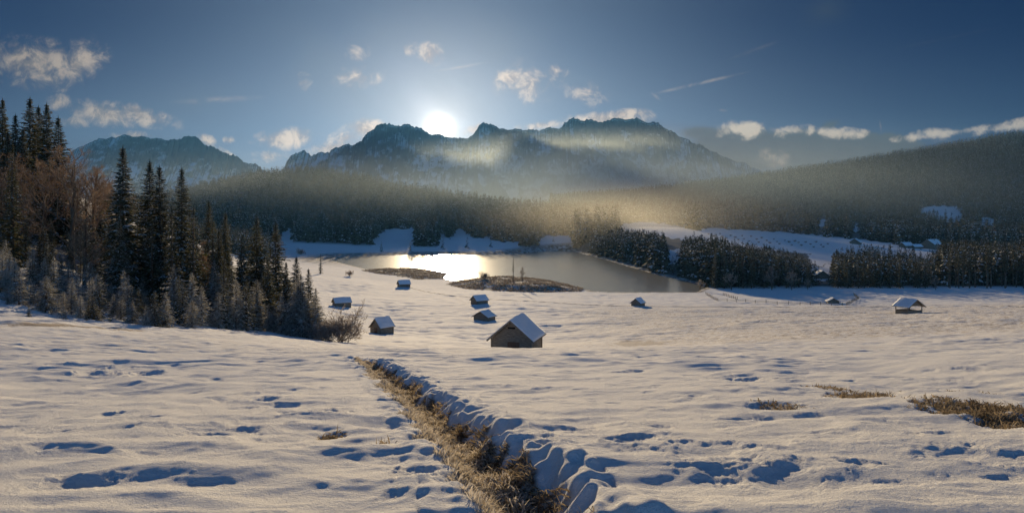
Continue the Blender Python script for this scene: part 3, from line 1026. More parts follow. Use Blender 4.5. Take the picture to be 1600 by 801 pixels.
G_DARK = 'dark spruces crowning the left hillside'
for k, (px, top, Y, lab) in enumerate([
    (4, 154, 150, 'dark spruce cut by the picture edge at the top of the left hillside'),
    (24, 178, 140, 'shorter dark spruce second from the left on the hillside crest'),
    (47, 152, 145, 'tallest dark spruce on the left crest, with a broad ragged top'),
    (60, 165, 152, 'narrow dark spruce close behind the tallest one on the crest'),
    (73, 161, 140, 'dark spruce with a sharp tip between two others on the left crest'),
    (91, 182, 136, 'rightmost dark spruce of the crest, just above the brown bare trees'),
    (12, 205, 128, 'dark spruce lower on the crest in front of the edge tree'),
    (36, 200, 130, 'dark spruce in front of the tallest crest tree')]):
    X, Y, H, z = by_top(px, top, Y)
    plant('spruce_tree', SP_BIG[k % 3], X, Y, H, 20, lab, 'spruce', G_DARK, z, 1.0)
for k, (px, top, Y, w, lab) in enumerate([
    (192, 228, 96, 1.12, 'tall full spruce with snow streaked boughs right of the bare brown tree'),
    (234, 250, 106, .95, 'slim spruce standing left of the paired tall spruces'),
    (249, 258, 99, 1.05, 'bushy snow flecked spruce in the middle of the tall trio'),
    (284, 261, 97, 1.0, 'tall pointed spruce with pale tips at the right of the tall trio'),
    (326, 312, 128, .9, 'narrow spruce rising behind the stand left of the lone pair'),
    (352, 330, 118, .85, 'mid height spruce right of the tall trio'),
    (342, 357, 100, .9, 'ragged spruce leaning into the dark stand'),
    (401, 337, 106, 1.05, 'tall conical spruce, highest of the right hand end of the stand'),
    (431, 346, 112, .95, 'second tall spruce near the right end of the stand'),
    (378, 366, 100, .95, 'spruce with broken outline left of the tall conical one'),
    (463, 400, 92, 1.2, 'broad snow flecked spruce at the right end of the stand'),
    (482, 418, 90, 1.05, 'last spruce of the stand, leaning out over the bare bush'),
    (447, 408, 94, 1.0, 'dense spruce just left of the broad end spruce'),
    (418, 400, 96, .95, 'dark spruce at the foot of the two tall ones')]):
    X, Y, H, z = by_top(px, top, Y)
    pr = SP_BIGSNOW[k % 2] if k in (0, 2, 3, 10, 11) else SP_BIG[k % 3]
    plant('spruce_tree', pr, X, Y, H, 20, lab, 'spruce', 'tall spruces of the left stand', z, w)

# bare brown trees among them
BT = [bare_tree(14, 300, .40, limbs=12), bare_tree(14, 301, .34, limbs=13, rise=1.0), bare_tree(14, 302, .46, limbs=11)]
LAR = [bare_tree(14, 310, .22, limbs=15, rise=.9)]
for (px, top, Y, pr, w, lab) in [
    (112, 216, 112, BT[0], 1.15, 'largest bare brown tree with a round twiggy crown on the left slope'),
    (70, 238, 118, BT[2], 1.1, 'bare brown tree left of the largest round crowned one'),
    (12, 228, 112, BT[0], 1.0, 'bare brown tree at the left picture edge'),
    (148, 236, 120, BT[1], .95, 'bare brown tree between the round crown and the tall full spruce'),
    (132, 312, 84, LAR[0], 1.3, 'narrow orange brown larch standing before the round crowned tree'),
    (312, 352, 104, LAR[0], 1.0, 'thin bare larch right of the tall trio of spruces'),
    (28, 290, 96, BT[1], 1.0, 'low bare tree in shade near the left picture edge')]:
    X, Y, H, z = by_top(px, top, Y)
    plant('bare_tree', pr, X, Y, H, 14, lab, 'tree', 'bare trees in the left stand', z, w)

# the body of the stand
def near_what(px, table):
    return min(table, key=lambda t: abs(t[0] - px))[1]
IN_STAND = [(-20, 'at the left picture edge'), (25, 'below the crest trees'), (70, 'under the second bare brown tree'), (112, 'under the largest bare brown tree'),
            (150, 'left of the tall full spruce'), (192, 'behind the tall full spruce'), (240, 'behind the tall trio'), (284, 'beside the rightmost of the trio'),
            (325, 'just right of the tall trio'), (360, 'in the gap before the tall conical pair'), (401, 'beside the tall conical spruce'), (440, 'below the second tall spruce of the pair'), (475, 'at the right end of the stand')]
AT_FOOT = [(-10, 'cut by the left picture edge'), (25, 'by the brown patch at the far left'), (60, 'right of the edge trees'), (95, 'before the bare brown trees'), (130, 'below the orange larch'), (165, 'left of the tall full spruce'),
           (195, 'below the tall full spruce'), (230, 'below the slim left tree of the trio'), (260, 'below the middle of the tall trio'), (290, 'below the right tree of the trio'), (320, 'a little right of the trio'),
           (355, 'below the mid height spruce'), (390, 'left of the conical spruce foot'), (420, 'at the foot of the tall pair'), (455, 'before the broad end spruce'), (490, 'beside the bare bush')]
ENV = np.array([(-60, 200), (0, 205), (60, 210), (100, 235), (150, 262), (175, 290), (215, 285), (300, 300), (330, 330), (370, 372), (440, 375), (470, 415), (495, 440)], float)
spr_xy = []
n = 0
for _ in range(4000):
    if n >= 96:
        break
    px, Y = rng.uniform(-50, 470), 78 + 95 * rng.random() ** 1.3
    X = (px - 800) / F * Y
    if any((X - a) ** 2 + (Y - b) ** 2 < 3.0 ** 2 for a, b in spr_xy):
        continue
    z = float(base_h(np.array([X]), np.array([Y]))[0])
    py = HY - F * z / Y
    if py > 500 + 12:
        continue
    cap = np.interp(px, ENV[:, 0], ENV[:, 1]) + rng.uniform(0, 55)
    if 38 < px < 165 and Y < 116:
        cap = max(cap, rng.uniform(330, 420))
    H = min(rng.uniform(9, 17), (HY - cap) / F * Y - z)
    if H < 3.5:
        continue
    spr_xy.append((X, Y)); n += 1
    dk = rng.random() < .7
    plant('spruce_tree', (SP_MID if dk else SP_BIGSNOW)[n % (4 if dk else 2)], X, Y, H, 20, ('tall' if H > 11 else 'medium' if H > 7 else 'short') + (' dark' if dk else ' snow flecked') + ' spruce in the left stand, ' + near_what(px, IN_STAND), 'spruce', 'spruces inside the left stand', z, 1.15)

# small frosted spruces along its foot
EDGE = np.array([(-40, 478), (0, 472), (30, 482), (90, 492), (140, 500), (200, 508), (260, 512), (330, 516), (420, 519), (500, 519)], float)
small = [(155, 428, 497, 1), (22, 440, 476, 0), (60, 452, 484, 0), (99, 475, 496, 0), (84, 400, 474, 0), (150, 455, 487, 1), (200, 430, 497, 0), (228, 478, 510, 0), (190, 455, 495, 0), (300, 425, 508, 0), (272, 412, 504, 0), (335, 408, 506, 0), (372, 462, 513, 0),
         (120, 470, 488, 1), (45, 478, 494, 1), (135, 492, 500, 1), (172, 488, 503, 1), (12, 462, 480, 1), (75, 466, 486, 0), (205, 478, 500, 0), (255, 478, 510, 0)]
for _ in range(92):
    px = rng.uniform(-20, 498)
    e = np.interp(px, EDGE[:, 0], EDGE[:, 1])
    b = e - rng.random() ** 1.1 * (26 if px < 300 else 14)
    h = rng.uniform(24, 72) * (1.25 if px > 220 else .9)
    small.append((px, b - h, b, rng.random() < .3))
for _ in range(26):
    px = rng.uniform(-15, 200)
    b = np.interp(px, EDGE[:, 0], EDGE[:, 1]) - rng.uniform(12, 40)
    small.append((px, b - rng.uniform(30, 75), b, rng.random() < .3))
for k, (px, top, b, dk) in enumerate(small):
    X, Y = ground_at(px, b)
    Y = min(Y, 86.0); X = (px - 800) / F * Y
    z = Z(X, Y)
    H = (HY - top) / F * Y - z
    H = max(H, .7)
    wh = near_what(px, AT_FOOT)
    if H < 1.7:
        lab, grp = ('knee high dark young spruce, ' if dk else 'tiny frosted young spruce, ') + wh, 'young spruces scattered on the snow'
    elif dk:
        lab, grp = ('taller' if H > 3.2 else 'small') + ' dark young spruce of the front row, ' + wh, 'small spruces at the foot of the stand'
    else:
        lab, grp = ('taller' if H > 3.2 else 'small') + ' frosted grey young spruce, ' + wh, 'small spruces at the foot of the stand'
    plant('young_spruce', (SP_SMALLD[k % 3] if dk else SP_SMALL[k % 4]), X, Y, H, 4, lab, 'spruce', grp, z, min(1.25, max(.8, 3.2 / H)) if H > 2 else 1.1, sink=.1)

# bare bush at the end of the stand, lone plants by the lake
BUSH = [bare_tree(4, 320, .62, M_TWIGF, limbs=26, n2=6, n3=5, n4=5, shrub=True, thin=1.3), bare_tree(4, 321, .6, M_TWIG, limbs=16, n2=5, n3=4, n4=4, shrub=True, thin=2.5)]
X, Y, H, z = by_top(532, 470, 86)
plant('bare_bush', BUSH[0], X, Y, H, 4.2, 'large bare frosted bush right of the last spruce of the stand', 'bush', None, z, 1.1)
X, Y, H, z = by_top(512, 486, 84)
plant('bare_bush', BUSH[0], X, Y, H, 4.2, 'lower bare bush tucked under the last spruce of the stand', 'bush', None, z, 1.0)
X, Y = ground_at(501, 427)
plant('spruce_tree', SP_MID[1], X, Y, 32 / F * Y, 20, 'lone spruce on the snow by the left tip of the lake', 'spruce', None, None, 1.25)
for (px, b, h, lab, bk) in [(546, 431, 13, 'dark round bush near the left lake shore', 1), (470, 398, 12, 'frosted bush on the snow left of the lone spruce', 0), (757, 441, 15, 'leafless bush at the left end of the reed spit', 0)]:
    X, Y = ground_at(px, b)
    if bk == 0 and px > 700:
        X, Y = on_lake(757, 443)
    plant('bare_bush', BUSH[bk], X, Y, h / F * Y * 1.05, 4.2, lab, 'bush', None, None, 1.0)
SPB = [(802, 449, 37, SP_THIN[0], 20, 'spruce_tree', 'slim dark spruce standing on the reed spit in the lake', 'spruce', 1.0), (816, 449, 27, LAR[0], 14, 'bare_tree', 'thin bare tree right of the slim spruce on the reed spit', 'tree', .8)]
for (px, b, h, pr, rf, nm, lab, cat, w) in SPB:
    X, Y = on_lake(px, b)
    plant(nm, pr, X, Y, h / F * Y + 1.0, rf, lab, cat, None, None, w)
for (px, top, lab) in [(1094, 433, 'small bare brown tree on the near shore by the lake corner'), (1143, 420, 'pale frosted tree before the dark forest edge, right of the lake'), (1206, 410, 'largest frosted bare tree before the dark forest edge'),
                       (1237, 418, 'frosted bare tree right of the largest one at the forest edge'), (1262, 432, 'low frosted tree left of the forest clearing'), (1462, 430, 'frosted bare tree before the dark forest right of the open shelter')]:
    X, Y, H, z = by_top(px, top, 318)
    plant('bare_tree', bare_tree(14, 330 + px, .34, M_TWIGF, limbs=9, n2=5, n3=4, n4=4, thin=5) if px in (1094, 1206) else BTF, X, Y, max(H, 5), 14, lab, 'tree', 'frosted trees at the forest edge', z, 1.0)
    if px == 1094:
        BTF = bare_tree(14, 345, .36, M_TWIGF, limbs=10, n2=5, n3=4, n4=4, thin=5)

# ------------------------------------------------------------------ the wood behind the field, nearest trees one by one
TOPS = np.array([(880, 372), (893, 368), (930, 358), (960, 355), (1000, 357), (1036, 362), (1050, 396), (1064, 380), (1075, 360), (1110, 362), (1140, 372), (1200, 383), (1240, 392), (1262, 402), (1290, 414), (1306, 390), (1330, 380), (1400, 383),
                 (1450, 389), (1468, 376), (1500, 374), (1560, 377), (1620, 376), (1900, 370)], float)
cand = []
for _ in range(60000):
    px = rng.uniform(880, 1700)
    Y = 326 + 300 * rng.random() ** 1.5
    X = (px - 800) / F * Y
    cand.append((px, X, Y))
cand = np.array(cand)
cz = land(cand[:, 1], cand[:, 2])[0]
csd = poly_sd(cand[:, 1], cand[:, 2], LAKE)
mid_trees, taken = [], {}
order = np.argsort(cand[:, 2])
for k in order:
    px, X, Y = cand[k]
    z = cz[k]
    if csd[k] < 3.0 or len(mid_trees) > 9000:
        continue
    if px < 893 or (px < 1112 and Y < 345):
        continue
    cap = np.interp(px, TOPS[:, 0], TOPS[:, 1]) - 3 + abs(rng.normal(0, 13))
    H = min((HY - cap) / F * Y - z, rng.uniform(17, 27))
    if H < 6:
        continue
    py = HY - F * z / Y
    tp = py - F * H / Y
    bad = False
    for p in CLEAR:
        if min(a[1] for a in p) > py or max(a[1] for a in p) < tp:
            continue
        for f in (0, .25, .5, .75):
            if in_poly(np.array([px]), np.array([py + (tp - py) * f]), p)[0]:
                bad = True
    if bad and not (px > 1470 and rng.random() < .25) and not rng.random() < .03:
        continue
    gx, gy = int(X // 5.4), int(Y // 5.4)
    if (gx, gy) in taken:
        continue
    taken[(gx, gy)] = 1
    mid_trees.append((px, X, Y, H, z))
N_MID = 80
for k, (px, X, Y, H, z) in enumerate(mid_trees[:N_MID]):
    if px > 1470:
        lab, pr = 'thin spruce with bare lower trunk, ' + near_what(px, [(1480, 'where the thin wood begins at right'), (1510, 'between the two bright gaps, left half'), (1540, 'between the two bright gaps, right half'), (1575, 'right of the second bright gap'), (1610, 'at the right picture edge'), (1660, 'just past the right picture edge')]), SP_THIN[k % 2]
    elif px > 1300:
        lab, pr = 'dark spruce of the dense wood, ' + near_what(px, [(1315, 'beside the clearing hut'), (1345, 'below the small barn'), (1380, 'right of the small barn'), (1410, 'straight behind the hay shelter'), (1440, 'right behind the hay shelter'), (1462, 'below the farmhouse')]), SP_MID[k % 4]
    elif px > 1110:
        lab, pr = 'dark spruce of the wood, ' + near_what(px, [(1118, 'at the lake corner'), (1150, 'behind the pale frosted tree'), (1180, 'left of the largest frosted tree'), (1210, 'behind the largest frosted tree'), (1245, 'right of the largest frosted tree'), (1285, 'before the forest clearing')]), SP_MID[k % 4]
    else:
        lab, pr = 'spruce of the wood along the right shore of the lake', SP_MID[k % 4]
    plant('spruce_tree', pr, X, Y, H, 20, lab, 'spruce', 'front spruces of the wood beyond the field', z, rng.uniform(.85, 1.15))

# distant single trees that also serve as the pattern of the woods
far_src = []
for k, (px, b, H, lab) in enumerate([(596, 393, 10, 'small spruce at the left foot of the snowy clearing across the lake'), (692, 390, 13, 'lone dark spruce standing in the middle clearing across the lake'), (641, 392, 9, 'small spruce at the right foot of the snowy clearing across the lake')]):
    X, Y = ground_at(px, b)
    o = link('distant_spruce', FAR[k])
    o.location = (X, Y, Z(X, Y) - .2)
    o.scale = (H, H, H)
    tag(o, lab, 'spruce', 'single spruces across the lake')
    far_src.append(o)
for (px, b, H, lab) in [(730, 389, 12, 'dark spruce between the lobes of the middle clearing across the lake'), (767, 386, 9, 'small spruce at the right of the middle clearing across the lake'), (865, 378, 7, 'small bushy spruce inside the small clearing right of the lake bend')]:
    X, Y = ground_at(px, b)
    o = link('distant_spruce', FAR[1])
    o.location = (X, Y, Z(X, Y) - .2)
    o.scale = (H * 1.2, H * 1.2, H)
    tag(o, lab, 'spruce', 'single spruces across the lake')


def scatter_nodes():
    ng = bpy.data.node_groups.new('wood_scatter', 'GeometryNodeTree')
    ng.interface.new_socket('Geometry', in_out='INPUT', socket_type='NodeSocketGeometry')
    ng.interface.new_socket('Geometry', in_out='OUTPUT', socket_type='NodeSocketGeometry')
    gi = ng.nodes.new('NodeGroupInput'); go = ng.nodes.new('NodeGroupOutput')
    join = ng.nodes.new('GeometryNodeJoinGeometry')
    def attr(nm, t):
        a = ng.nodes.new('GeometryNodeInputNamedAttribute'); a.data_type = t
        a.inputs[0].default_value = nm
        return [s for s in a.outputs if s.enabled and s.name == 'Attribute'][0]
    av, ah, aw, ar = attr('variant', 'INT'), attr('tall', 'FLOAT'), attr('wide', 'FLOAT'), attr('turn', 'FLOAT')
    cs = ng.nodes.new('ShaderNodeCombineXYZ'); ng.links.new(aw, cs.inputs[0]); ng.links.new(aw, cs.inputs[1]); ng.links.new(ah, cs.inputs[2])
    cr = ng.nodes.new('ShaderNodeCombineXYZ'); ng.links.new(ar, cr.inputs[2])
    for k, src in enumerate(far_src):
        eq = ng.nodes.new('FunctionNodeCompare'); eq.data_type = 'INT'; eq.operation = 'EQUAL'
        ins = [s for s in eq.inputs if s.enabled and s.type == 'INT']
        ng.links.new(av, ins[0]); ins[1].default_value = k
        oi = ng.nodes.new('GeometryNodeObjectInfo'); oi.transform_space = 'ORIGINAL'
        oi.inputs[0].default_value = src
        oi.inputs['As Instance'].default_value = True
        ip = ng.nodes.new('GeometryNodeInstanceOnPoints')
        ng.links.new(gi.outputs[0], ip.inputs['Points'])
        ng.links.new(eq.outputs[0], ip.inputs['Selection'])
        ng.links.new(oi.outputs['Geometry'], ip.inputs['Instance'])
        ng.links.new(cr.outputs[0], ip.inputs['Rotation'])
        ng.links.new(cs.outputs[0], ip.inputs['Scale'])
        ng.links.new(ip.outputs[0], join.inputs[0])
    ng.links.new(join.outputs[0], go.inputs[0])
    return ng
SCATTER = scatter_nodes()


def wood(name, pts, H, label):
    pts = np.asarray(pts)
    me = bpy.data.meshes.new(name)
    me.vertices.add(len(pts))
    me.vertices.foreach_set('co', pts.astype(np.float32).ravel())
    r = np.random.default_rng(len(pts))
    for nm, t, a in (('variant', 'INT', r.integers(0, 3, len(pts)).astype(np.int32)), ('tall', 'FLOAT', H.astype(np.float32)),
                     ('wide', 'FLOAT', (H * r.uniform(.9, 1.25, len(pts))).astype(np.float32)), ('turn', 'FLOAT', r.uniform(0, 6.28, len(pts)).astype(np.float32))):
        at = me.attributes.new(nm, t, 'POINT')
        at.data.foreach_set('value', a)
    o = link(name, me)
    md = o.modifiers.new('scatter', 'NODES')
    md.node_group = SCATTER
    return tag(o, label, None, None, 'stuff')


def scatter(pxr, Yr, n, hr, cell, extra=None):
    r = np.random.default_rng(n)
    Y = np.sqrt(r.uniform(Yr[0] ** 2, Yr[1] ** 2, n))
    px = r.uniform(*pxr, n)
    X = (px - 800) / F * Y
    m = wood_mask(X, Y) > .5
    if extra is not None:
        m &= extra(px, X, Y)
    px, X, Y = px[m], X[m], Y[m]
    key = (np.floor(X / cell).astype(int) * 100003 + np.floor(Y / cell).astype(int))
    _, ix = np.unique(key, return_index=True)
    px, X, Y = px[ix], X[ix], Y[ix]
    z = land(X, Y)[0]
    H = r.uniform(*hr, len(X)) * (1 + .25 * gnoise(X / 60, Y / 60, 91))
    py = HY - F * z / Y
    tp = py - F * H / Y
    bad = np.zeros(len(X), bool)
    RG = {f: ragged(px, py + (tp - py) * f) for f in (0, .18, .35, .55, .75, .9)}
    for p in CLEAR:
        for f in ((0, .18, .35, .55, .75, .9) if p[0][1] > 364 or p[0][0] == 955 else (0, .35, .55)):
            bad |= in_poly(*RG[f], p)
    bad &= r.random(len(X)) > .015
    k = ~bad
    return np.stack([X, Y, z - .3], 1)[k], H[k]


p, H = scatter((150, 905), (690, 1420), 60000, (17, 29), 9.0)
wood('forest', p, H, 'spruce forest covering the rounded hill left of the lake')
p, H = scatter((150, 445), (430, 720), 16000, (12, 20), 6.5)
wood('forest', p, H, 'spruce forest in the dip behind the left stand')
p, H = scatter((860, 1900), (690, 2420), 160000, (17, 31), 11.0)
wood('forest', p, H, 'spruce forest on the long slope rising to the right')
rest = np.array(mid_trees[N_MID:])
wood('forest', np.stack([rest[:, 1], rest[:, 2], rest[:, 4] - .2], 1), rest[:, 3], 'spruces behind the front row of the wood beyond the field')

# ------------------------------------------------------------------ huts
def rotm(a):
    c, s = math.cos(a), math.sin(a)
    return np.array([[c, -s, 0], [s, c, 0], [0, 0, 1]])


def hut(x, y, w, l, wh, rise, a, label, group='wooden hay huts on the snowy meadow', oh=.55, snow=.14, door=None, slot=False, wallmat=None, name='hay_hut', cat='hut', open_=False, z=None, chimney=False, boards=True):
    """gable of width w faces -Y before turning; ridge heads a radians to the right of +Y"""
    wallmat = wallmat or M_WOOD
    e = bpy.data.objects.new(name, None)
    COL.objects.link(e)
    if z is None:
        z = Z(x, y)
    e.location = (x, y, z)
    e.rotation_euler = (0, 0, -a)
    tag(e, label, cat, group)
    r = np.random.default_rng(int(abs(x * 7 + y * 13)))
    hw, hl = w / 2, l / 2
    T = .06
    g = Geo()
    bh = .21 if w < 8 else .6
    top = wh + rise - .12
    zz = -.9
    if open_:
        wtop = .62
    while zz < top - .02:
        if open_ and zz > wtop - .05 and zz < wh - .05:
            zz = wh - .05
            if zz >= top:
                break
        h = min(bh, top - zz)
        half = hw if zz + h <= wh else hw * max(0.0, (wh + rise - (zz + h)) / rise)
        if zz + h > wh:
            half = max(half - .03, .02)
        for sy in (-1, 1):
            j = r.uniform(-.008, .008)
            if half > .08:
                if slot and sy < 0 and wh + rise * .50 < zz + h / 2 < wh + rise * .62:
                    for sx in (-1, 1):
                        bw = half - .52
                        if bw > .05:
                            g.box((sx * (half - bw / 2), sy * hl + j, zz + h / 2), (bw, T, h - .012))
                else:
                    g.box((0, sy * hl + j, zz + h / 2), (half * 2, T, h - .012))
        if zz + h <= wh + .01 and not (open_ and zz > wtop - .1):
            for sx in (-1, 1):
                j = r.uniform(-.008, .008)
                g.box((sx * (hw - T / 2) + j, 0, zz + h / 2), (T, l - T - .02, h - .012))
        zz += h
    link('wall', g.build('hut_wall', wallmat), e)
    if slot:
        g = Geo(); g.box((0, -hl + .12, wh + rise * .54), (1.0, .05, .5)); link('slot_dark', g.build('hut_slot_dark', M_DARK), e)  # near-black sheet behind the slot, painting the dark of the interior
    cpm = Geo(); cpm.box((0, 0, 0), (.17, .17, wh + .9)); cpme = cpm.build('corner_post', wallmat)
    for sx in (-1, 1):
        for sy in (-1, 1):
            o = link('corner_post', cpme, e); o.location = (sx * (hw + .012), sy * (hl + .012), wh / 2 - .45)
    # roof
    rg = Geo(); sg = Geo()
    sl = math.atan2(rise, hw)
    n = np.array([math.sin(sl), 0, math.cos(sl)])
    ex = hw + oh * math.cos(sl)
    zed = wh - oh * math.sin(sl)
    def slab(G, o0, th, exx, ly0, ly1, zed_, wob=0.0, m=0):
        ni, nj = (1, 1) if wob == 0 else (10, 12)
        for sx in (-1, 1):
            idx = {}
            vs = []
            for layer in (0, 1):
                for a_ in range(ni + 1):
                    for b_ in range(nj + 1):
                        fx, fy = a_ / ni, b_ / nj
                        px_ = exx * (1 - fx)
                        pz = zed_ + (wh + rise - zed_) * fx
                        off = o0 + (th if layer else 0)
                        if layer and wob:
                            edge = min(fx * 4, 1, (fy * 5), (1 - fy) * 5)
                            off += wob * (float(gnoise(np.array([fx * 3 + x]), np.array([fy * 4 + y]), 7)[0])) - th * .5 * (1 - min(max(edge, 0), 1))
                        hz = off / math.cos(sl) if fx == 1 else off * math.cos(sl)
                        hx = 0 if fx == 1 else off * math.sin(sl)
                        idx[(layer, a_, b_)] = len(vs)
                        vs.append((sx * (px_ + hx), ly0 + (ly1 - ly0) * fy, pz + hz))
            i0 = G.verts(vs)
            q = []
            I = lambda *k: i0 + idx[k]
            for a_ in range(ni):
                for b_ in range(nj):
                    q.append((I(1, a_, b_), I(1, a_ + 1, b_), I(1, a_ + 1, b_ + 1), I(1, a_, b_ + 1)))
                    q.append((I(0, a_, b_), I(0, a_, b_ + 1), I(0, a_ + 1, b_ + 1), I(0, a_ + 1, b_)))
            for b_ in range(nj):
                q.append((I(0, 0, b_), I(1, 0, b_), I(1, 0, b_ + 1), I(0, 0, b_ + 1)))
            for a_ in range(ni):
                q.append((I(0, a_, 0), I(0, a_ + 1, 0), I(1, a_ + 1, 0), I(1, a_, 0)))
                q.append((I(0, a_, nj), I(1, a_, nj), I(1, a_ + 1, nj), I(0, a_ + 1, nj)))
            G.quads(q, m)
    slab(rg, .02, .09, ex, -hl - oh, hl + oh, zed)
    roof = link('roof', rg.build('hut_roof', M_WOOD), e)
    if snow:
        slab(sg, .115, snow, ex - .07, -hl - oh + .05, hl + oh - .05, zed + .07 * math.tan(sl), wob=.07)
        link('snow_cover', sg.build('roof_snow', M_SNOW, True), roof)
    # verge boards on the front gable
    for sx in (-1, 1):
        bg_ = Geo()
        L = math.hypot(ex, rise + wh - zed)
        an = sx * sl
        R_ = np.array([[math.cos(an), 0, math.sin(an)], [0, 1, 0], [-math.sin(an), 0, math.cos(an)]])
        bg_.box((sx * ex / 2, -hl - oh - .025, (wh + rise + zed) / 2 + .03), (L, .04, .2), 0, R_)
        link('verge_board', bg_.build('verge_board', M_WOOD), roof)
    if door:
        dx, dw, dh, side = door
        dg = Geo()
        nb = max(2, int(dw / .18))
        for k in range(nb):
            c = dx - dw / 2 + dw * (k + .5) / nb
            if side == 'front':
                dg.box((c, -hl - .05, dh / 2 - .05), (dw / nb - .012, .05, dh))
            else:
                dg.box((hw + .06, c, dh / 2), (.05, dw / nb - .012, dh))
        if side == 'front':
            for q_ in (.25, .75):
                dg.box((dx, -hl - .09, dh * q_), (dw, .03, .12))
        link('door', dg.build('hut_door', M_WOODR), e)
    if chimney:
        cg = Geo(); cg.box((hw * .3, 0, wh + rise * .95), (.7, .7, 1.4)); link('chimney', cg.build('chimney', M_PLASTER), roof)
    return e


def place(px, Y):
    return (px - 800) / F * Y, Y

# big hut
X, Y = (4 / F * 90), 90.6
X = (803 - 800) / F * 88 + 1.0
X = -.1 / 1
hut(X + .75, 88.6, 5.0, 5.4, 1.75, 2.1, math.radians(16), 'largest weathered wooden hut, with a dark slot under its snowy gable', slot=True, oh=.6,
    door=(.3, 1.5, 1.35, 'front'), z=-(550.5 - HY) / F * 86)
for (px, py, Y, w, l, wh, rise, a, lab, kw) in [
    (597, 524.5, 150, 3.0, 3.6, 1.75, 1.6, 36, 'small upright wooden hut with a door in its gable, right of the bare bush', dict(door=(0, .9, 1.7, 'front'), oh=.4)),
    (534, 475.5, 214, 3.2, 4.6, 1.35, 1.2, 60, 'small hut with a broad snowy roof above the bare bush', dict(oh=.4)),
    (631, 444.8, 325, 3.2, 4.9, 1.5, 1.5, 62, 'lone small hut below the first reed bed by the lake', dict(oh=.45)),
    (749, 472, 236, 3.4, 4.3, 1.5, 1.35, 52, 'small hut behind the low hut, nearest the reed spit', dict(oh=.5)),
    (757, 494.5, 190, 4.3, 3.6, 1.15, 1.25, 30, 'low wide hut just behind the largest hut', dict(oh=.55)),
    (997, 481, 232, 3.1, 3.4, 1.2, 1.25, 34, 'lone little hut on the meadow below the middle of the lake', dict(oh=.45)),
    (1301, 473, 244, 3.4, 2.8, .8, 1.0, 12, 'low dark hut behind the paddock fence', dict(oh=.5)),
]:
    x, y = place(px, Y)
    hut(x, y, w, l, wh, rise, math.radians(a), lab, **kw)
x, y = place(1420, 182)
hut(x, y, 5.2, 3.4, 1.9, 1.55, math.radians(-24), 'open sided wooden hay shelter on posts at the right of the meadow', open_=True, oh=.75, name='hay_shelter', cat='shelter')
x, y = ground_at(1288, 437)
hut(x, y + 4, 6.0, 7, 2.0, 2.2, math.radians(10), 'dark hut with a snowy roof in the forest clearing', None, oh=.8)
for (px, py, w, l, wh, rise, a, lab, nm, cat) in [
    (1337, 381, 9, 8, 2.0, 3.2, 38, 'small barn alone on the upper snowfield', 'barn', 'barn'),
    (1416, 387, 7, 10, 2.5, 2.5, 70, 'low outbuilding left of the farmhouse on the upper snowfield', 'outbuilding', 'barn'),
    (1432, 388, 5, 9, 2.0, 1.8, 75, 'shed between the outbuilding and the farmhouse', 'shed', 'shed'),
    (1457, 389, 12, 15, 5.0, 4.2, 60, 'farmhouse with a wide snowy roof above the wood at right', 'farmhouse', 'house')]:
    x, y = ground_at(px, py)
    hut(x, y, w, l, wh, rise, math.radians(a), lab, None, oh=1.0, snow=.3, name=nm, cat=cat, chimney=(nm == 'farmhouse'), wallmat=M_WOOD)

# small shrubs in rows on the upper snowfield
SH = BUSH[1][0]
for k in range(34):
    px = 1108 + k * 5.6 + rng.uniform(-2, 2)
    if px > 1300:
        break
    py = np.interp(px, [1100, 1300], [368, 385]) + (k % 3 - 1) * 3.2 + rng.uniform(-1, 1)
    X, Y = ground_at(px, py)
    if Y > 1000:
        continue
    o = link('snowfield_shrub', SH)
    o.location = (X, Y, Z(X, Y))
    s = rng.uniform(.45, .75)
    o.scale = (s, s, s * .8)
    o.rotation_euler = (0, 0, rng.uniform(0, 6))
    tag(o, 'tiny shrub in the %s row, %s of upper snowfield' % (('top', 'middle', 'bottom')[k % 3], 'left part' if px < 1165 else 'middle' if px < 1230 else 'right part'), 'shrub', 'shrubs in rows on the upper snowfield')

# ------------------------------------------------------------------ fences
PO = Geo(); PO.box((0, 0, .45), (.14, .14, 1.3)); POST = PO.build('fence_post', M_WOOD)
def fence(pxs, step, label):
    pts = [np.array(ground_at(*p)) for p in pxs]
    e = bpy.data.objects.new('wooden_fence', None)
    COL.objects.link(e)
    x0, y0 = pts[0]
    zb = Z(x0, y0)
    e.location = (x0, y0, zb)
    tag(e, label, 'fence', 'paddock fences on the meadow')
    P = []
    for a, b in zip(pts[:-1], pts[1:]):
        n = max(1, int(np.linalg.norm(b - a) / step))
        for k in range(n):
            P.append(a + (b - a) * k / n)
    P.append(pts[-1])
    tops = []
    for q in P:
        zq = Z(q[0], q[1])
        o = link('post', POST, e)
        o.location = (q[0] - x0, q[1] - y0, zq - zb)
        o.rotation_euler = (rng.normal(0, .04), rng.normal(0, .04), rng.uniform(0, 1))
        tops.append((q[0] - x0, q[1] - y0, zq - zb + .75))
    g = Geo()
    g.tube(tops, [.045] * len(tops), 4)
    g.tube([(a, b, c - .38) for a, b, c in tops], [.045] * len(tops), 4)
    link('rail', g.build('fence_rail', M_WOOD), e)
fence([(1103, 460), (1122, 471), (1180, 474), (1250, 476), (1316, 477.5)], 3.0, 'wooden post fence along the near side of the paddock')
fence([(1322, 477.5), (1342, 468), (1334, 461)], 3.0, 'short wooden fence at the right end of the paddock')
fence([(1130, 461), (1152, 468)], 3.0, 'short wooden fence inside the left end of the paddock')

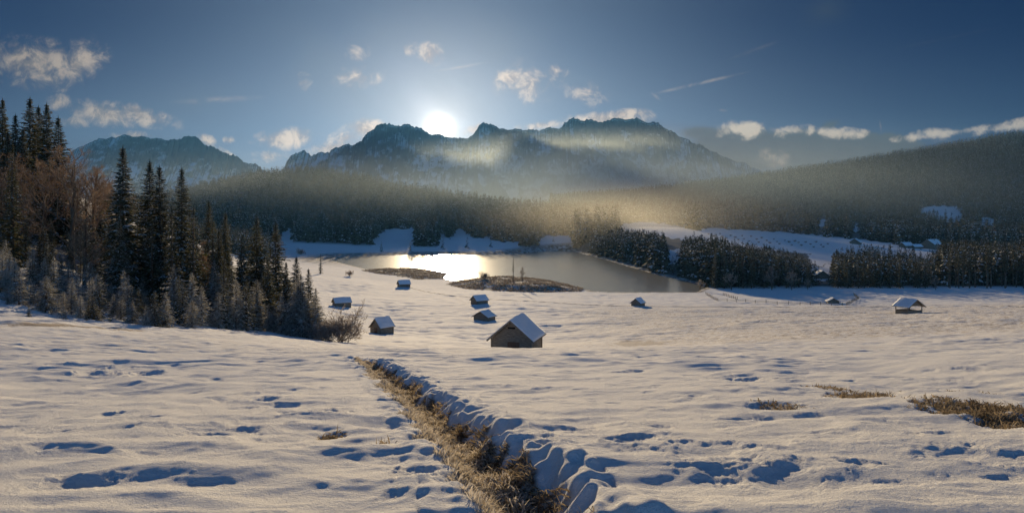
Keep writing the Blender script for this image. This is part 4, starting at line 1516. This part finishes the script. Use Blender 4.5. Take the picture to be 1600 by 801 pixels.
# footpath trodden across the meadow
def path(pxs, w, label):
    pts = [np.array(ground_at(*p)) for p in pxs]
    P = []
    for a, b in zip(pts[:-1], pts[1:]):
        n = max(1, int(np.linalg.norm(b - a) / 1.2))
        for k in range(n):
            P.append(a + (b - a) * k / n)
    P = np.array(P + [pts[-1]])
    T = np.gradient(P, axis=0); T /= np.linalg.norm(T, axis=1)[:, None] + 1e-9
    N = np.stack([-T[:, 1], T[:, 0]], 1)
    wv = w * (1 + .35 * gnoise(np.arange(len(P)) / 5, np.zeros(len(P)), 3))
    rows = []
    for f in (-.5, -.17, .17, .5):
        q = P + N * (wv * f)[:, None]
        z = land(q[:, 0], q[:, 1])[0] + (.10 if abs(f) < .4 else .02)
        rows.append(np.stack([q[:, 0], q[:, 1], z], 1))
    V = np.concatenate(rows)
    n = len(P)
    q = [(r_ * n + i, r_ * n + i + 1, (r_ + 1) * n + i + 1, (r_ + 1) * n + i) for r_ in range(3) for i in range(n - 1)]
    me = mesh_np('path', V, np.array(q), M_PATH, smooth=True)
    tag(link('path', me), label, None, None, 'structure')
M_PATH = mat_simple('trodden_track', (.22, .20, .19), (.52, .50, .49), 1.2, .9)
path([(622, 447), (640, 449.5), (668, 456), (700, 461.5), (735, 465)], .9, 'trodden track from the lone hut by the reeds')
path([(762, 468), (830, 471), (900, 475), (960, 478), (1030, 479), (1100, 479.5), (1200, 480.5), (1320, 480.5), (1390, 480)], .9, 'trodden track crossing the meadow past the lone hut')
path([(1446, 478), (1500, 479), (1600, 480)], .9, 'trodden track right of the hay shelter')

# ------------------------------------------------------------------ grass and reeds
def blades(name, P, ln, wd, lean_dir, lean, m, label, seed, mats2=None):
    r = np.random.default_rng(seed)
    n = len(P)
    a = r.uniform(0, 2 * math.pi, n)
    d = np.stack([np.cos(a), np.sin(a), np.zeros(n)], 1) * r.uniform(.25, .9, n)[:, None] + np.array(lean_dir) * lean
    d[:, 2] = r.uniform(.35, 1.1, n)
    d /= np.linalg.norm(d, axis=1)[:, None]
    dn = d.copy(); dn[:, 2] -= r.uniform(.5, 1.5, n)
    dn /= np.linalg.norm(dn, axis=1)[:, None]
    L = (ln * r.uniform(.5, 1.3, n))[:, None]
    wv = np.cross(d, r.normal(0, 1, (n, 3))); wv /= np.linalg.norm(wv, axis=1)[:, None]
    wv = wv * (wd * r.uniform(.6, 1.4, n))[:, None]
    p1 = P + d * L * .55
    p2 = p1 + dn * L * .45
    v = np.stack([P - wv, P + wv, p1 + wv * .8, p1 - wv * .8, p2], 1).reshape(-1, 3)
    i = np.arange(n)[:, None] * 5
    me = mesh_np(name, v, [i + np.array([[0, 1, 2, 3]]), i + np.array([[3, 2, 4]])], m)
    return tag(link(name, me), label, None, None, 'stuff')


def ditch_points(n, dlo, dhi, seed, ymax=20):
    r = np.random.default_rng(seed)
    seg = np.diff(DITCH, axis=0); L = np.hypot(seg[:, 0], seg[:, 1]); cum = np.concatenate([[0], np.cumsum(L)])
    tot = cum[-1]
    q = tot * (1 - (1 - r.random(n)) ** 1.0) if False else tot * r.random(n) ** .55
    k = np.clip(np.searchsorted(cum, q) - 1, 0, len(L) - 1)
    f = (q - cum[k]) / L[k]
    B = DITCH[k] + seg[k] * f[:, None]
    N = np.stack([-seg[k, 1], seg[k, 0]], 1) / L[k][:, None]      # left normal of the running direction = picture right
    d = r.uniform(dlo, dhi, n)
    Q = B + N * d[:, None]
    m = (Q[:, 1] > 1.0) & (Q[:, 1] < ymax)
    return Q[m], d[m]


def on_ground(Q, thr, key):
    z, g, ms, br = land(Q[:, 0], Q[:, 1])
    m = {'g': g, 'b': br, 'm': ms}[key] > thr
    return np.stack([Q[m, 0], Q[m, 1], z[m] - .01], 1)


Q, _ = ditch_points(46000, -.46, .12, 1)
P = on_ground(Q, .35, 'g')
near_ = P[:, 1]
blades('frosted_grass', P, .085, .0016 + .0004 * near_, (-.1, -.2, 0), .4, M_GRASSF, 'frosted straw coloured grass lining the left side of the ditch', 5)
Q, _ = ditch_points(20000, -.14, .44, 2)
P = on_ground(Q, .12, 'g')
blades('dead_grass', P, .085, .0018 + .0004 * P[:, 1], (-.8, -.3, 0), .9, M_GRASSD, 'brown dead grass hanging from the steep right bank of the ditch', 6)
r_ = np.random.default_rng(3)
Qs = []
for (px, py, w, h, n) in ((1535, 648, 150, 42, 9000), (1470, 612, 110, 20, 3500), (1345, 622, 90, 14, 2200), (1290, 607, 70, 10, 800), (1215, 636, 90, 8, 700), (517, 676, 40, 8, 500), (595, 692, 30, 8, 250)):
    x0, y0 = ground_at(px, py); _, ya = ground_at(px, py + h / 2); _, yb = ground_at(px, py - h / 2)
    rx, ry = w / 2 / F * y0, max((yb - ya) / 2, .1)
    Qs.append(np.stack([x0 + rx * 1.3 * r_.uniform(-1, 1, n), y0 + ry * 1.3 * r_.uniform(-1, 1, n)], 1))
P = on_ground(np.concatenate(Qs), .3, 'b')
blades('dead_grass', P, .075, .0018 + .0004 * P[:, 1], (.3, -.3, 0), .5, M_GRASSD, 'patches of flattened brown grass melting out of the snow', 7)
# reeds
def in_reeds(poly, n, seed):
    r = np.random.default_rng(seed)
    xs = [p[0] for p in poly]; ys = [p[1] for p in poly]
    Q = np.stack([r.uniform(min(xs) - 3, max(xs) + 3, n), r.uniform(min(ys) - 6, max(ys) + 3, n)], 1)
    m = poly_sd(Q[:, 0], Q[:, 1], poly) < 1.0
    Q = Q[m]
    k = gnoise(Q[:, 0] / 7, Q[:, 1] / 7, 5) > -.28
    return Q[k]
Q = np.concatenate([in_reeds(REEDS_A, 14000, 1), in_reeds(REEDS_B, 16000, 2)])
z = land(Q[:, 0], Q[:, 1])[0]
P = np.stack([Q[:, 0], Q[:, 1], z - .05], 1)
blades('reeds', P, 1.15, .10 + 0 * P[:, 1], (0, 0, 0), 0, M_REED, 'brown reeds and sedge on the marshy spits in the lake', 8)

# ------------------------------------------------------------------ haze
g = Geo()
g.box((0, 3000, 210), (21000, 6060, 1080))
hz = bpy.data.materials.new('haze')
hz.use_nodes = True
hz.node_tree.nodes.clear()
ho = hz.node_tree.nodes.new('ShaderNodeOutputMaterial')
pv = hz.node_tree.nodes.new('ShaderNodeVolumePrincipled')
pv.inputs['Color'].default_value = (.14, .46, .95, 1)
pv.inputs['Density'].default_value = 3.0e-5
pv.inputs['Anisotropy'].default_value = .35
hz.node_tree.links.new(pv.outputs[0], ho.inputs['Volume'])
tag(link('haze', g.build('haze', hz)), 'thin morning haze filling the valley', None, None, 'stuff')


def mist(c, r, dens, col, label):
    """a bank of thin mist lying in the valley, thinning out towards its edges"""
    g = Geo()
    g.box((0, 0, 0), (2, 2, 2))
    m = bpy.data.materials.new('mist')
    m.use_nodes = True
    m.node_tree.nodes.clear()
    n = NT(m.node_tree)
    o_ = n.new('ShaderNodeOutputMaterial')
    p = n.new('ShaderNodeVolumePrincipled')
    gr = n.new('ShaderNodeTexGradient', gradient_type='QUADRATIC_SPHERE')
    n.put(gr.inputs[0], n.new('ShaderNodeTexCoord').outputs['Object'])
    n.put(p.inputs['Density'], n.math('MULTIPLY', gr.outputs[1], dens))
    p.inputs['Color'].default_value = (*col, 1)
    p.inputs['Anisotropy'].default_value = .5
    m.node_tree.links.new(p.outputs[0], o_.inputs['Volume'])
    o = link('mist', g.build('mist', m))
    o.location = c
    o.scale = r
    return tag(o, label, None, None, 'stuff')


mist((390, 2900, 130), (1250, 750, 258), 3.2e-3, (.84, .95, .96), 'pale mist before the foot of the main massif')
mist((420, 1450, 0), (1150, 880, 200), 7.5e-4, (.78, .93, 1.0), 'sunlit mist lying over the rounded hill and valley')
mist((130, 780, -8), (210, 330, 62), 1.9e-3, (.97, .93, .80), 'golden haze over the wood right of the lake')
mist((-380, 1020, 10), (520, 430, 110), 6e-4, (.80, .93, 1.0), 'thin mist before the rounded forest hill')
